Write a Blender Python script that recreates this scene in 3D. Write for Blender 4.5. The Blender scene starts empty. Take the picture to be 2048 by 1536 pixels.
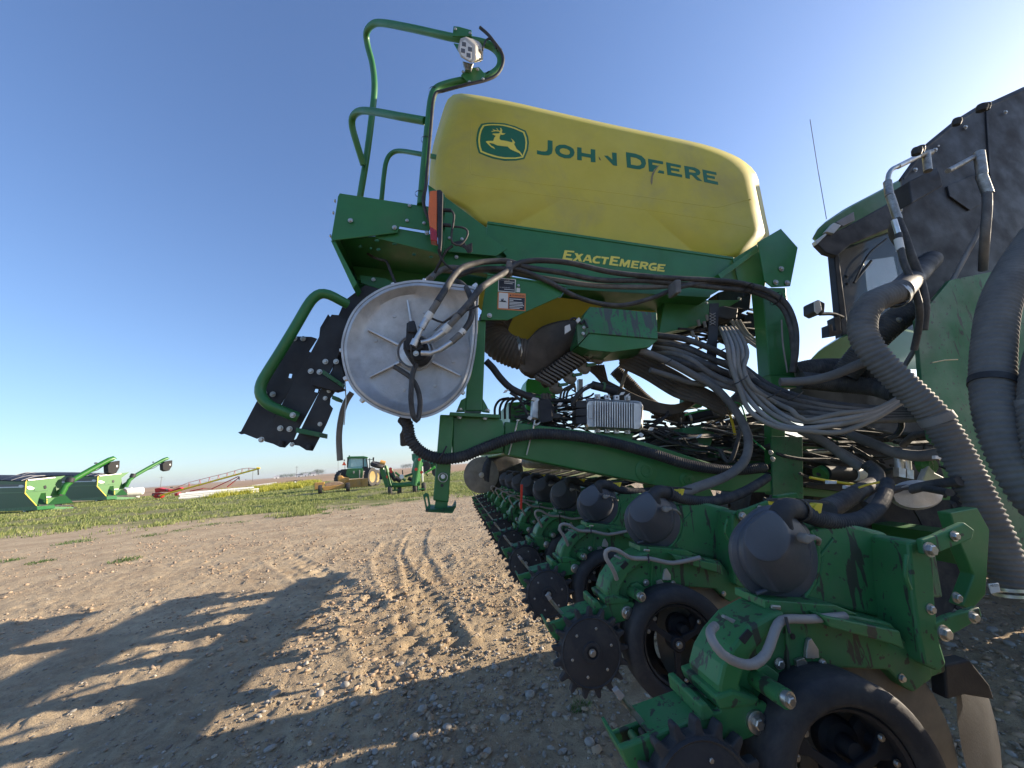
import bpy, bmesh, math, random
import numpy as np
from mathutils import Vector, Matrix, geometry
random.seed(7); RS=np.random.RandomState(11)
scene=bpy.context.scene; COL=scene.collection
R=math.radians

# ---------------------------------------------------------------- camera
FPX=770.0; PHI=R(11.18); RHO=R(4.32); CAMH=1.5
C=Vector((0,0,CAMH))
w_=Vector((0,math.cos(PHI),math.sin(PHI))); r0=Vector((1,0,0)); v0=Vector((0,-math.sin(PHI),math.cos(PHI)))
r_=math.cos(RHO)*r0-math.sin(RHO)*v0; v_=math.sin(RHO)*r0+math.cos(RHO)*v0
cd=bpy.data.cameras.new('camera'); cam=bpy.data.objects.new('camera',cd); COL.objects.link(cam)
cd.sensor_width=36; cd.lens=36*FPX/2048; cd.clip_start=.02; cd.clip_end=20000
m=Matrix((r_,v_,-w_)).transposed().to_4x4(); m.translation=C; cam.matrix_world=m
scene.camera=cam

# ---------------------------------------------------------------- sky, sun, exposure
SUN_AZ=R(72.0); SUN_EL=R(16.5)
W=bpy.data.worlds.new('World'); scene.world=W; W.use_nodes=True
nt=W.node_tree; nt.nodes.clear()
sky=nt.nodes.new('ShaderNodeTexSky'); sky.sky_type='NISHITA'; sky.sun_disc=False
sky.sun_elevation=SUN_EL; sky.sun_rotation=SUN_AZ; sky.air_density=1.0; sky.dust_density=1.4; sky.ozone_density=4.5; sky.altitude=900
bg=nt.nodes.new('ShaderNodeBackground'); bg.inputs[1].default_value=.15
out=nt.nodes.new('ShaderNodeOutputWorld')
dv=nt.nodes.new('ShaderNodeVectorMath'); dv.operation='MULTIPLY_ADD'; dv.inputs[1].default_value=(.06,.06,.06); dv.inputs[2].default_value=(1,1,1)   # the bright band at the horizon rolls off as in the photograph
dw=nt.nodes.new('ShaderNodeVectorMath'); dw.operation='DIVIDE'; nt.links.new(sky.outputs[0],dv.inputs[0]); nt.links.new(sky.outputs[0],dw.inputs[0]); nt.links.new(dv.outputs[0],dw.inputs[1])
hs_=nt.nodes.new('ShaderNodeHueSaturation'); hs_.inputs['Hue'].default_value=.507; hs_.inputs['Saturation'].default_value=.98; hs_.inputs['Value'].default_value=.93; nt.links.new(dw.outputs[0],hs_.inputs['Color']); nt.links.new(hs_.outputs[0],bg.inputs[0]); nt.links.new(bg.outputs[0],out.inputs[0])
sd=bpy.data.lights.new('sun','SUN'); sd.energy=5.0; sd.angle=R(.5); sd.color=(1,.84,.64)
sun=bpy.data.objects.new('sun',sd); COL.objects.link(sun)
SD=Vector((math.sin(SUN_AZ)*math.cos(SUN_EL),math.cos(SUN_AZ)*math.cos(SUN_EL),math.sin(SUN_EL)))
sun.rotation_euler=SD.to_track_quat('Z','Y').to_euler(); sun.location=(20,8,12)
scene.view_settings.view_transform='Standard'; scene.view_settings.look='None'
scene.view_settings.gamma=1; scene.view_settings.use_curve_mapping=False
scene.view_settings.exposure=1.25

# ---------------------------------------------------------------- geometry of the place
def ray(x,y): return r_*((x-1024)/FPX)+v_*((768-y)/FPX)+w_
U=ray(905,929.6); U.z=0; U.normalize()           # the toolbar's direction
RT=U.cross(Vector((0,0,1)))                      # travel direction of the planter (horizontal)
TT=(RT*math.cos(R(7.5))-Vector((0,0,1))*math.sin(R(7.5)))   # its frame leans nose-down
NN=(RT*math.sin(R(7.5))+Vector((0,0,1))*math.cos(R(7.5)))
def P(x,y,d):                                    # point on the plane at distance d along the toolbar
    q=ray(x,y); return C+q*(d/q.dot(U))
def G(x,y,z=0):
    q=ray(x,y); return C+q*((z-CAMH)/q.z)
def VPl(x,y,A,dr):                               # point on a vertical plane through A along dr
    n=Vector((dr[0],dr[1],0)).cross(Vector((0,0,1))); q=ray(x,y)
    return C+q*((Vector(A)-C).dot(n)/q.dot(n))

# ---------------------------------------------------------------- materials
MT={}
def mat(name,col,rough=.5,metal=0,dust=None,damt=0,dscale=4,drip=0,dripcol=(.035,.033,.03),bump=0,bscale=60,var=.12,alpha=None,trans=0,clear=0,sp=.5):
    if name in MT: return MT[name]
    m=bpy.data.materials.new(name); m.use_nodes=True; n=m.node_tree.nodes; l=m.node_tree.links
    b=n['Principled BSDF']; b.inputs['Roughness'].default_value=rough; b.inputs['Metallic'].default_value=metal
    b.inputs['Specular IOR Level'].default_value=sp
    if clear: b.inputs['Coat Weight'].default_value=clear; b.inputs['Coat Roughness'].default_value=.15
    if trans: b.inputs['Transmission Weight'].default_value=trans
    tc=n.new('ShaderNodeTexCoord'); oi=n.new('ShaderNodeObjectInfo')
    ad=n.new('ShaderNodeVectorMath'); ad.operation='ADD'; l.new(tc.outputs['Object'],ad.inputs[0]); l.new(oi.outputs['Location'],ad.inputs[1])
    def noise(sc,det=6,rg=.6,vec=None,d=0):
        x=n.new('ShaderNodeTexNoise'); x.inputs['Scale'].default_value=sc; x.inputs['Detail'].default_value=det; x.inputs['Roughness'].default_value=rg; x.inputs['Distortion'].default_value=d
        l.new(vec or ad.outputs[0],x.inputs['Vector']); return x.outputs['Fac']
    def rng(v,a,b_,c,d):
        x=n.new('ShaderNodeMapRange'); l.new(v,x.inputs[0])
        for i,k in enumerate((a,b_,c,d)): x.inputs[i+1].default_value=k
        return x.outputs[0]
    def mix(f,a,b_):
        x=n.new('ShaderNodeMix'); x.data_type='RGBA'
        if hasattr(f,'node'): l.new(f,x.inputs[0])
        else: x.inputs[0].default_value=f
        for s,i in ((a,6),(b_,7)):
            if hasattr(s,'node'): l.new(s,x.inputs[i])
            else: x.inputs[i].default_value=(*s,1)
        return x.outputs[2]
    c=mix(rng(noise(7,4),.3,.7,0,1),tuple(k*(1-var) for k in col),tuple(min(1,k*(1+var)) for k in col))
    if damt: c=mix(rng(noise(dscale,9,.68,None,.4),.62-.35*damt,.85-.1*damt,0.06*damt,min(1,.55+.4*damt)),c,dust)
    if damt:
        fine=rng(noise(90,3,.7),.62,.74,0,.55*damt); c=mix(fine,c,dust)
    if drip:
        mp=n.new('ShaderNodeMapping'); mp.inputs['Scale'].default_value=(30,30,5.5); l.new(ad.outputs[0],mp.inputs[0])
        s=rng(noise(1.0,4,.62,mp.outputs[0],.5),.66-.1*drip,.68-.1*drip,0,.9); c=mix(s,c,dripcol)
        s=rng(noise(55,2,.5),.68-.04*drip,.7-.04*drip,0,.85); c=mix(s,c,dripcol)
    l.new(c,b.inputs['Base Color'])
    if damt or drip: l.new(rng(noise(dscale*1.7,6),.35,.7,rough,min(1,rough+.3)),b.inputs['Roughness'])
    if bump:
        bp=n.new('ShaderNodeBump'); bp.inputs['Strength'].default_value=bump; bp.inputs['Distance'].default_value=.004
        l.new(noise(bscale,5),bp.inputs['Height']); l.new(bp.outputs[0],b.inputs['Normal'])
    if alpha is not None: b.inputs['Alpha'].default_value=alpha
    MT[name]=m; return m
DU=(.20,.165,.12)
green=mat('green_paint',(.022,.145,.034),.33,dust=(.09,.12,.06),damt=.22,dscale=2.5,bump=.04,clear=.15)
greend=mat('green_paint_muddy',(.030,.17,.052),.42,dust=(.085,.13,.085),damt=.4,dscale=6,drip=.75,bump=.1)
greenl=mat('green_paint_dusty',(.022,.13,.05),.5,dust=(.13,.14,.10),damt=.55,dscale=3,drip=.4,bump=.1)
yellow=mat('yellow_tank_plastic',(.50,.42,.05),.5,dust=(.26,.22,.12),damt=.3,dscale=1.6,bump=.12,bscale=160,var=.05)
ylwp=mat('yellow_paint',(.62,.46,.02),.4,dust=(.3,.26,.15),damt=.1)
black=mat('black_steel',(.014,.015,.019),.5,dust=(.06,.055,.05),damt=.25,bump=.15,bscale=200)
rubber=mat('black_rubber',(.022,.023,.027),.62,dust=(.10,.09,.075),damt=.4,dscale=9,bump=.25,bscale=120)
hose=mat('dusty_rubber_hose',(.03,.03,.033),.6,dust=(.13,.12,.105),damt=.55,dscale=12,bump=.2)
hosed=mat('very_dusty_hose',(.085,.084,.086),.7,dust=(.20,.19,.175),damt=.8,dscale=8,bump=.2)
beige=mat('grey_beige_tube',(.22,.20,.175),.6,dust=(.13,.12,.10),damt=.5,dscale=14)
tubeg=mat('grey_vinyl_tube',(.27,.25,.23),.5,dust=(.12,.11,.1),damt=.3,dscale=20)
brownd=mat('dusty_brown_plastic',(.05,.042,.036),.75,dust=(.12,.10,.08),damt=.7,dscale=6,bump=.2)
cover=mat('meter_cover_plastic',(.055,.064,.082),.4,dust=(.075,.07,.065),damt=.22,dscale=6,bump=.08,bscale=150,sp=.6)
steel=mat('zinc_steel',(.50,.49,.46),.32,1,dust=(.2,.18,.15),damt=.25,dscale=30)
alu=mat('cast_aluminium',(.50,.50,.50),.48,.75,dust=(.20,.19,.175),damt=.5,dscale=5,bump=.3,bscale=220)
alum2=mat('machined_aluminium',(.6,.6,.6),.35,.9,dust=(.25,.23,.2),damt=.3,dscale=12)
white=mat('white_label',(.62,.62,.6),.5)
ltgrey=mat('lamp_casting',(.47,.44,.38),.5,.3)
orange=mat('orange_lens',(.62,.13,.012),.25,clear=.5)
red=mat('red_lens',(.34,.012,.016),.25,clear=.5)
redr=mat('red_reflector',(.8,.05,.03),.35)
logog=mat('decal_green',(.013,.125,.055),.45,var=.03)
logoy=mat('decal_yellow',(.72,.60,.09),.45,var=.03)
ink=mat('decal_dark',(.02,.022,.03),.45)
orng=mat('decal_orange',(.6,.2,.06),.5)
olive=mat('olive_disc_steel',(.16,.14,.11),.55,.3,dust=(.3,.25,.18),damt=.6,dscale=8)
glass=mat('cab_glass',(.35,.6,.6),.08,trans=.0,alpha=.55,clear=.3)
gdark=mat('tinted_glass',(.07,.10,.14),.08,alpha=.55)

# ---------------------------------------------------------------- mesh helpers
ROOT=[None]
def root_off():
    return ROOT[0].location if ROOT[0] else Vector((0,0,0))
def mk(name,verts,faces,m,parent='root',smooth=None,bev=0,seg=2,off=None):
    o_=root_off() if off is None else off
    me=bpy.data.meshes.new(name); me.from_pydata([tuple(Vector(v)-o_) for v in verts],[],faces)
    if m: me.materials.append(m)
    bm=bmesh.new(); bm.from_mesh(me); bmesh.ops.recalc_face_normals(bm,faces=bm.faces)
    if smooth is not None:
        for f in bm.faces: f.smooth=True
        for e in bm.edges:
            if len(e.link_faces)==2 and e.calc_face_angle(0)>R(smooth): e.smooth=False
    bm.to_mesh(me); bm.free()
    ob=bpy.data.objects.new(name,me); COL.objects.link(ob)
    par=ROOT[0] if parent=='root' else parent
    if par: ob.parent=par
    else: ob.location=o_
    if bev:
        b=ob.modifiers.new('bevel','BEVEL'); b.width=bev; b.segments=seg; b.limit_method='ANGLE'; b.angle_limit=R(35)
    return ob
def tag(o,label=None,cat=None,group=None,kind=None):
    if label: o['label']=label
    if cat: o['category']=cat
    if group: o['group']=group
    if kind: o['kind']=kind
    return o
def thing(name,loc,label,cat,group=None):
    o=bpy.data.objects.new(name,None); COL.objects.link(o); o.location=Vector(loc); o.empty_display_size=.2
    tag(o,label,cat,group); ROOT[0]=o; return o
def prism(name,poly,vec,m,parent='root',holes=(),bev=.002,**k):
    vec=Vector(vec); loops=[list(map(Vector,poly))]+[list(map(Vector,h)) for h in holes]
    flat=[v for lp in loops for v in lp]; n=len(flat)
    verts=flat+[v+vec for v in flat]; faces=[]
    if holes:
        for t in geometry.tessellate_polygon(loops): faces+= [tuple(t),tuple(i+n for i in reversed(t))]
    else: faces+=[tuple(range(n)),tuple(range(2*n-1,n-1,-1))]
    s=0
    for lp in loops:
        c=len(lp)
        for i in range(c): a,b=s+i,s+(i+1)%c; faces.append((a,b,b+n,a+n))
        s+=c
    return mk(name,verts,faces,m,parent,bev=bev,**k)
def plate(name,px,d,th,m,parent='root',holes=(),bev=.002,**k):
    return prism(name,[P(x,y,d) for x,y in px],U*th,m,parent,[[P(x,y,d) for x,y in h] for h in holes],bev,**k)
def circ(cx,cy,r,n=14,ry=None,ph=0): return [(cx+r*math.cos(ph+2*math.pi*i/n),cy+(ry or r)*math.sin(ph+2*math.pi*i/n)) for i in range(n)]
def cr(pts,step=.01,closed=False):
    pts=[Vector(p) for p in pts]; o=[]; n=len(pts)
    rngn=n if closed else n-1
    for i in range(rngn):
        if closed: p0,p1,p2,p3=pts[i-1],pts[i],pts[(i+1)%n],pts[(i+2)%n]
        else:
            p1,p2=pts[i],pts[i+1]; p0=pts[i-1] if i else p1*2-p2; p3=pts[i+2] if i+2<n else p2*2-p1
        k=max(2,int((p2-p1).length/step)) if step<1 else int(step)
        for j in range(k):
            t=j/k; t2=t*t; t3=t2*t
            o.append(.5*((2*p1)+(p2-p0)*t+(2*p0-5*p1+4*p2-p3)*t2+(3*p1-p0-3*p2+p3)*t3))
    if not closed: o.append(pts[-1])
    return o
def even(pts,step):
    cum=[0.0]
    for p,q in zip(pts,pts[1:]): cum.append(cum[-1]+(q-p).length)
    n=int(cum[-1]/step); o=[]; j=0
    for i in range(n+1):
        t=min(i*step,cum[-1]-1e-7)
        while cum[j+1]<t: j+=1
        o.append(pts[j].lerp(pts[j+1],(t-cum[j])/max(1e-9,cum[j+1]-cum[j])))
    return o
def tubegeo(pts,rad,sides=10,V=None,F=None):
    V=[] if V is None else V; F=[] if F is None else F
    n=len(pts); base=len(V); nrm=None
    for i,p in enumerate(pts):
        t=(pts[min(i+1,n-1)]-pts[max(i-1,0)]).normalized()
        if nrm is None: nrm=t.orthogonal().normalized()
        nrm=(nrm-t*nrm.dot(t)).normalized(); bn=t.cross(nrm); r=rad(i) if callable(rad) else rad
        for s in range(sides):
            a=2*math.pi*s/sides; V.append(p+(nrm*math.cos(a)+bn*math.sin(a))*r)
    for i in range(n-1):
        for s in range(sides):
            a=base+i*sides+s; b=base+i*sides+(s+1)%sides; F.append((a,b,b+sides,a+sides))
    F.append(tuple(base+s for s in reversed(range(sides)))); F.append(tuple(base+(n-1)*sides+s for s in range(sides)))
    return V,F
def tube(name,pts,r,m,parent='root',sides=12,corr=0,amp=.12,step=.02,straight=False,P3=False,**k):
    q=[Vector(p) if P3 else P(*p) for p in pts]
    if straight: c=q
    else: c=cr(q,step)
    if corr:
        c=even(cr(q,corr/6),corr/4); rf=lambda i:r*(1+amp*(1,.7,-.6,-.1)[i%4]); sm=80
        V,F=tubegeo(c,rf,max(sides,16))
    else: V,F=tubegeo(c,r,sides); sm=50
    return mk(name,V,F,m,parent,smooth=sm,**k)
def lathe(name,o,ax,prof,m,parent='root',segs=28,smooth=35,sx=1,sy=1,**k):
    if prof[0][0]>0 and name in ('hose_cuff','hose_clamp','cable_tie','elbow_cuff'): prof=list(prof)+[prof[0]]
    ax=Vector(ax).normalized(); x=(Vector((0,0,1))-ax*ax.z).normalized() if abs(ax.z)<.95 else Vector((1,0,0)); y=ax.cross(x)
    V=[];F=[]; n=len(prof); o=Vector(o)
    for r,h in prof:
        for s in range(segs):
            a=2*math.pi*s/segs; V.append(o+ax*h+(x*math.cos(a)*sx+y*math.sin(a)*sy)*max(r,1e-5))
    for i in range(n-1):
        for s in range(segs):
            a=i*segs+s; b=i*segs+(s+1)%segs; F.append((a,b,b+segs,a+segs))
    if prof[0]!=prof[-1]: F.append(tuple(range(segs))); F.append(tuple((n-1)*segs+s for s in range(segs)))
    return mk(name,V,F,m,parent,smooth=smooth,**k)
def box(name,c,ax,half,m,parent='root',bev=.003,**k):
    c=Vector(c); a=[Vector(ax[i])*half[i] for i in range(3)]
    V=[c+a[0]*i+a[1]*j+a[2]*l for l in(-1,1) for j in(-1,1) for i in(-1,1)]
    F=[(0,1,3,2),(4,5,7,6),(0,1,5,4),(2,3,7,6),(0,2,6,4),(1,3,7,5)]
    return mk(name,V,F,m,parent,bev=bev,**k)
def loft(name,rings,m,parent='root',smooth=40,cap=(1,1),**k):
    V=[];F=[]; n=len(rings[0])
    for rg in rings: V+=list(rg)
    for i in range(len(rings)-1):
        for s in range(n): a=i*n+s; b=i*n+(s+1)%n; F.append((a,b,b+n,a+n))
    if cap[0]: F.append(tuple(range(n)))
    if cap[1]: F.append(tuple((len(rings)-1)*n+s for s in range(n)))
    return mk(name,V,F,m,parent,smooth=smooth,**k)
def ring(px,d,n=48,c=None,s=1,smooth=True):                # closed outline resampled evenly on plane d
    c=c or (sum(p[0] for p in px)/len(px),sum(p[1] for p in px)/len(px))
    pts=[P(c[0]+(x-c[0])*s,c[1]+(y-c[1])*s,d) for x,y in px]
    q=cr(pts,8,True) if smooth else pts
    q=q+[q[0]]; L=sum((b-a).length for a,b in zip(q,q[1:])); o=[];acc=0;t=0
    cum=[0]
    for a,b in zip(q,q[1:]): cum.append(cum[-1]+(b-a).length)
    j=0
    for i in range(n):
        t=L*i/n
        while cum[j+1]<t: j+=1
        o.append(q[j].lerp(q[j+1],(t-cum[j])/max(1e-9,cum[j+1]-cum[j])))
    return o
BOLT={}
def bolt(p,r=.009,parent='root',m=None,ax=None,name='bolt'):
    m=m or steel; key=m.name
    if key not in BOLT:
        V=[];F=[]
        def rg(n,rr,z,ph=0):
            b=len(V)
            for i in range(n): a=2*math.pi*i/n+ph; V.append((rr*math.cos(a),rr*math.sin(a),z))
            return b
        a=rg(16,1.25,0);b=rg(16,1.25,.22)
        F+=[(a+i,a+(i+1)%16,b+(i+1)%16,b+i) for i in range(16)]+[tuple(range(b,b+16))]
        a=rg(6,.92,.2);b=rg(6,.92,.75);c=rg(6,.72,.9)
        F+=[(a+i,a+(i+1)%6,b+(i+1)%6,b+i) for i in range(6)]+[(b+i,b+(i+1)%6,c+(i+1)%6,c+i) for i in range(6)]+[tuple(range(c,c+6))]
        me=bpy.data.meshes.new('bolt'); me.from_pydata(V,[],F); me.materials.append(m); BOLT[key]=me
    ob=bpy.data.objects.new(name,BOLT[key]); COL.objects.link(ob)
    q=(ax or -U).to_track_quat('Z','Y'); par=ROOT[0] if parent=='root' else parent
    ob.parent=par; ob.location=Vector(p)-root_off(); ob.rotation_mode='QUATERNION'; ob.rotation_quaternion=q; ob.scale=(r,r,r)
    return ob
def bolts(pts,d,r=.009,parent='root',**k):
    for x,y in pts: bolt(P(x,y,d),r,parent,**k)
def fonttext(name,s,quad,d,m,parent='root',lift=.0015):
    cu=bpy.data.curves.new(name,'FONT'); cu.body=s; ob=bpy.data.objects.new(name,cu); COL.objects.link(ob)
    me=bpy.data.meshes.new_from_object(ob.evaluated_get(bpy.context.evaluated_depsgraph_get())); bpy.data.objects.remove(ob)
    xs=[v.co.x for v in me.vertices]; ys=[v.co.y for v in me.vertices]; x0,x1,y0,y1=min(xs),max(xs),min(ys),max(ys)
    q=[P(x,y,d-lift) for x,y in quad]  # tl,tr,br,bl
    V=[]
    for v in me.vertices:
        a=(v.co.x-x0)/(x1-x0); b=(v.co.y-y0)/(y1-y0); V.append((q[3].lerp(q[2],a)).lerp(q[0].lerp(q[1],a),b))
    return mk(name,V,[tuple(p.vertices) for p in me.polygons],m,parent)
def glyph(name,pts,hole,sc,ox,oy,d,th,m,parent):
    f=lambda l:[(ox+x*sc,oy+y*sc) for x,y in l]
    return plate(name,f(pts),d,th,m,parent,[f(hole)] if hole else [],bev=0)
def copytree(o,par,dv=None):
    c=o.copy(); COL.objects.link(c); c.parent=par
    if dv is not None: c.location=o.location+dv
    for ch in list(o.children): copytree(ch,c)
    return c
HAZE=0.00016
# ================================================================ PLANTER: seed tank and its frame
planter=thing('planter',(C+U*2.6+RT*.3)*1.0,'huge green row-crop planter with yellow seed tank, hoses and a long row of planting units','planter')
planter.location.z=0
TD=2.30; tc_=(1215,350)
tout=[(905,203),(925,192),(960,195),(1030,208),(1100,224),(1215,250),(1300,268),(1400,290),(1450,307),(1480,323),(1503,346),(1512,380),(1522,430),(1530,468),(1524,476),(1466,520),(1300,500),(1130,478),(975,458),(925,420),(874,388),(870,345),(875,300),(890,245)]
N=110
def trg(d,s,cx=1215,cy=350): return ring(tout,d,N,(cx,cy),s)
tank=loft('seed_tank',[trg(TD+.004,.30),trg(TD+.004,.93),trg(TD+.02,.965),trg(TD+.055,.99),trg(TD+.12,1.0),trg(TD+.55,1.0),trg(TD+1.15,1.03),trg(TD+1.25,1.0),trg(TD+1.3,.9)],yellow,smooth=60)
# moulded panel step on the flank, a raised welt following the photo's crease lines
def rib(name,pts,r,d,m,par): return tube(name,[(x,y,d) for x,y in pts],r,m,par,sides=10,step=.03)
rib('moulded_edge',[(944,222),(941,290),(940,335),(943,347),(958,352),(1080,368),(1250,389),(1400,411),(1432,415),(1460,409),(1500,399)],.006,TD+.0085,yellow,tank)
rib('moulded_edge',[(905,366),(960,374),(1100,392),(1300,421),(1420,440),(1500,455)],.004,TD+.0065,yellow,tank)
rib('moulded_edge',[(921,345),(960,374)],.003,TD+.0062,yellow,tank)
# badge
def zp(pts,sc,ox,oy): return [(ox+x*sc,oy+y*sc) for x,y in pts]
bz=lambda l: zp(l,.05859,945,235)
badge=plate('badge',bz([(300,210),(500,180),(700,170),(1100,195),(1450,290),(1820,450),(1900,650),(1930,850),(1900,1100),(1775,1410),(1500,1465),(1100,1475),(700,1400),(450,1310),(215,1210),(150,1000),(125,780),(150,560),(200,370)]),TD+.0026,.003,logog,tank,bev=0)
plate('badge_border',bz([(355,258),(520,230),(700,222),(900,228),(1100,250),(1280,290),(1450,345),(1775,490),(1840,680),(1865,860),(1840,1080),(1730,1365),(1480,1410),(1100,1410),(900,1380),(720,1340),(480,1260),(270,1175),(215,980),(195,780),(215,590),(265,410)]),TD+.0016,.0008,logoy,badge,
  [bz([(400,290),(550,268),(700,262),(900,268),(1080,290),(1260,335),(1430,385),(1725,515),(1790,690),(1812,860),(1790,1070),(1700,1325),(1470,1365),(1110,1360),(900,1330),(740,1290),(510,1215),(325,1140),(270,970),(255,780),(270,600),(320,430)])],bev=0)
plate('leaping_deer',bz([(680,570),(700,548),(840,543),(915,540),(930,505),(920,480),(790,465),(650,485),(655,462),(730,445),(680,385),(760,430),(870,440),(800,360),(850,385),(900,450),(945,455),(960,400),(930,345),(985,370),(1015,430),(1000,520),(1040,538),(1125,540),(1080,575),(1020,592),(960,575),(930,640),(920,720),(960,770),(1150,800),(1360,850),(1365,790),(1310,710),(1380,760),(1455,850),(1445,880),(1410,890),(1460,980),(1510,1080),(1620,1160),(1710,1290),(1690,1330),(1600,1215),(1450,1155),(1300,1085),(1200,990),(1000,970),(850,950),(700,885),(560,860),(640,960),(730,1010),(770,1075),(640,1010),(540,920),(450,820),(500,800),(710,795),(740,700),(795,620),(740,600)]),TD+.0014,.0008,logoy,badge,bev=0)
L1=[[(136,55),(190,62),(190,165),(180,200),(150,218),(100,218),(22,205),(22,163),(70,175),(110,178),(130,170),(136,150)],
([(215,160),(225,125),(262,105),(320,103),(380,125),(415,150),(428,190),(415,225),(380,250),(320,250),(262,228),(225,195)],[(265,165),(275,148),(300,140),(345,148),(375,170),(378,195),(365,210),(335,213),(295,203),(270,185)]),
[(455,130),(502,137),(503,190),(602,208),(600,150),(650,157),(653,293),(602,290),(601,245),(504,228),(505,273),(455,267)],
[(745,222),(785,222),(835,268),(830,187),(880,193),(886,332),(845,326)],
([(980,183),(1080,200),(1150,225),(1190,265),(1197,310),(1180,350),(1130,370),(1080,365),(992,348)],[(1030,235),(1090,245),(1135,270),(1148,305),(1135,325),(1100,330),(1035,318)]),
[(1218,255),(1380,285),(1382,315),(1265,295),(1267,320),(1335,333),(1290,365),(1272,395),(1230,393)],
[(1340,378),(1390,390),(1392,418),(1320,405)],
[(1413,292),(1572,325),(1574,352),(1462,330),(1464,352),(1555,370),(1557,395),(1467,380),(1470,403),(1586,428),(1588,456),(1428,428)],
([(1608,330),(1720,350),(1770,375),(1785,405),(1770,430),(1740,438),(1806,498),(1750,488),(1690,430),(1668,428),(1670,472),(1624,463)],[(1660,368),(1710,378),(1735,395),(1728,408),(1662,400)]),
[(1804,370),(1955,403),(1958,430),(1850,408),(1853,430),(1938,448),(1940,474),(1857,457),(1860,480),(1972,505),(1976,537),(1823,505)]]
for g in L1:
    p,h=(g if isinstance(g,tuple) else (g,None)); glyph('letter',p,h,.18555,1070,270,TD+.0026,.003,logog,tank)
scuffm=mat('scuff_mark',(.25,.22,.13),.8,dust=(.12,.10,.08),damt=.6,dscale=30)
plate('scuff_mark',[(1313,334),(1320,329),(1311,341),(1306,352),(1305,366),(1303,370),(1301,362),(1304,347)],TD+.0016,.0008,scuffm,tank,bev=0)
plate('scuff_mark',[(1197,313),(1200,316),(1202,321),(1199,319)],TD+.0026,.001,ink,tank,bev=0)

# side panel under the tank
SP=2.22
panel=plate('side_panel',[(975,444),(1468,516),(1484,522),(1476,560),(1422,590),(1133,572),(1010,548),(1004,530),(1013,512),(973,469)],SP,.006,green,bev=.002)
plate('folded_lip',[(975,442),(1468,514),(1468,519),(975,447)],SP-.006,.07,green,panel)
plate('bottom_flange',[(1133,571),(1422,589),(1420,595),(1133,578)],SP,.5,green,panel,bev=.001)
bolts([(1348,594),(1413,606)],SP+.1,.008,panel)
L2=[[(165,88),(332,103),(326,130),(210,118),(200,148),(280,158),(272,190),(190,180),(180,215),(300,232),(290,265),(125,243)],
[(335,135),(385,140),(405,175),(440,150),(487,153),(430,205),(460,285),(410,278),(390,235),(350,270),(300,265),(370,205)],
([(545,165),(600,172),(632,305),(590,298),(583,272),(520,262),(500,288),(468,285)],[(560,200),(575,245),(535,240)]),
[(782,195),(778,225),(720,218),(690,235),(680,265),(700,285),(765,285),(760,315),(690,315),(645,295),(637,260),(660,210),(710,185)],
[(795,197),(925,212),(920,240),(880,237),(855,330),(815,327),(838,232),(790,225)],
[(955,187),(1110,205),(1103,235),(1000,222),(993,250),(1070,262),(1062,292),(985,280),(975,315),(1085,330),(1077,360),(922,340)],
[(1130,235),(1168,238),(1185,310),(1245,252),(1290,258),(1265,385),(1228,380),(1245,310),(1195,372),(1165,368),(1148,300),(1130,365),(1093,360)],
[(1320,265),(1443,275),(1438,305),(1355,295),(1350,318),(1420,328),(1415,352),(1342,345),(1335,370),(1425,378),(1415,405),(1290,388)],
([(1465,280),(1560,290),(1595,310),(1590,345),(1550,365),(1572,418),(1530,412),(1510,370),(1485,368),(1475,408),(1438,403)],[(1500,312),(1550,318),(1548,338),(1495,340)]),
[(1735,310),(1730,340),(1660,340),(1635,360),(1632,390),(1655,408),(1690,408),(1695,392),(1660,388),(1665,370),(1740,375),(1725,440),(1640,435),(1600,410),(1595,360),(1630,315),(1680,303)],
[(1760,322),(1888,332),(1882,360),(1798,352),(1792,375),(1860,382),(1855,405),(1786,400),(1780,420),(1872,428),(1865,458),(1738,445)]]
for g in L2:
    p,h=(g if isinstance(g,tuple) else (g,None)); glyph('letter',p,h,.1172,1110,490,SP-.0015,.0012,logoy,panel)
# funnel bottoms of the tank, yellow, under the panel
for q,(cx,cy) in enumerate(((1215,560),(1060,600))):
    top=[(cx-150,cy-60),(cx+150,cy-10),(cx+130,cy+20),(cx-130,cy-20)]
    rg=lambda cx,cy,w,h,d,dd:[P(cx-w,cy-h,d),P(cx+w,cy+h*.2,d),P(cx+w,cy+h*.2,d+dd),P(cx-w,cy-h,d+dd)]
    loft('tank_funnel',[rg(cx,cy,150,30,SP+.12,1.0),rg(cx+10,cy+70,75,18,SP+.3,.6),rg(cx+15,cy+95,38,8,SP+.4,.4)],yellow,tank,smooth=20)
# rear sloping gusset
gus=plate('gusset_plate',[(856,369),(875,382),(974,456),(973,469),(1014,498),(992,512),(886,502),(862,440)],2.14,.008,green)
bolts([(899,476),(924,478)],2.13,.008,gus,m=steel)
plate('backing_plate',[(950,470),(1025,495),(1025,552),(955,545)],2.26,.01,green,gus)
plate('cross_rail',[(886,502),(992,512),(1010,528),(975,548),(890,532)],2.18,.05,green,gus); bolts([(913,514)],2.17,.01,gus)
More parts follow.
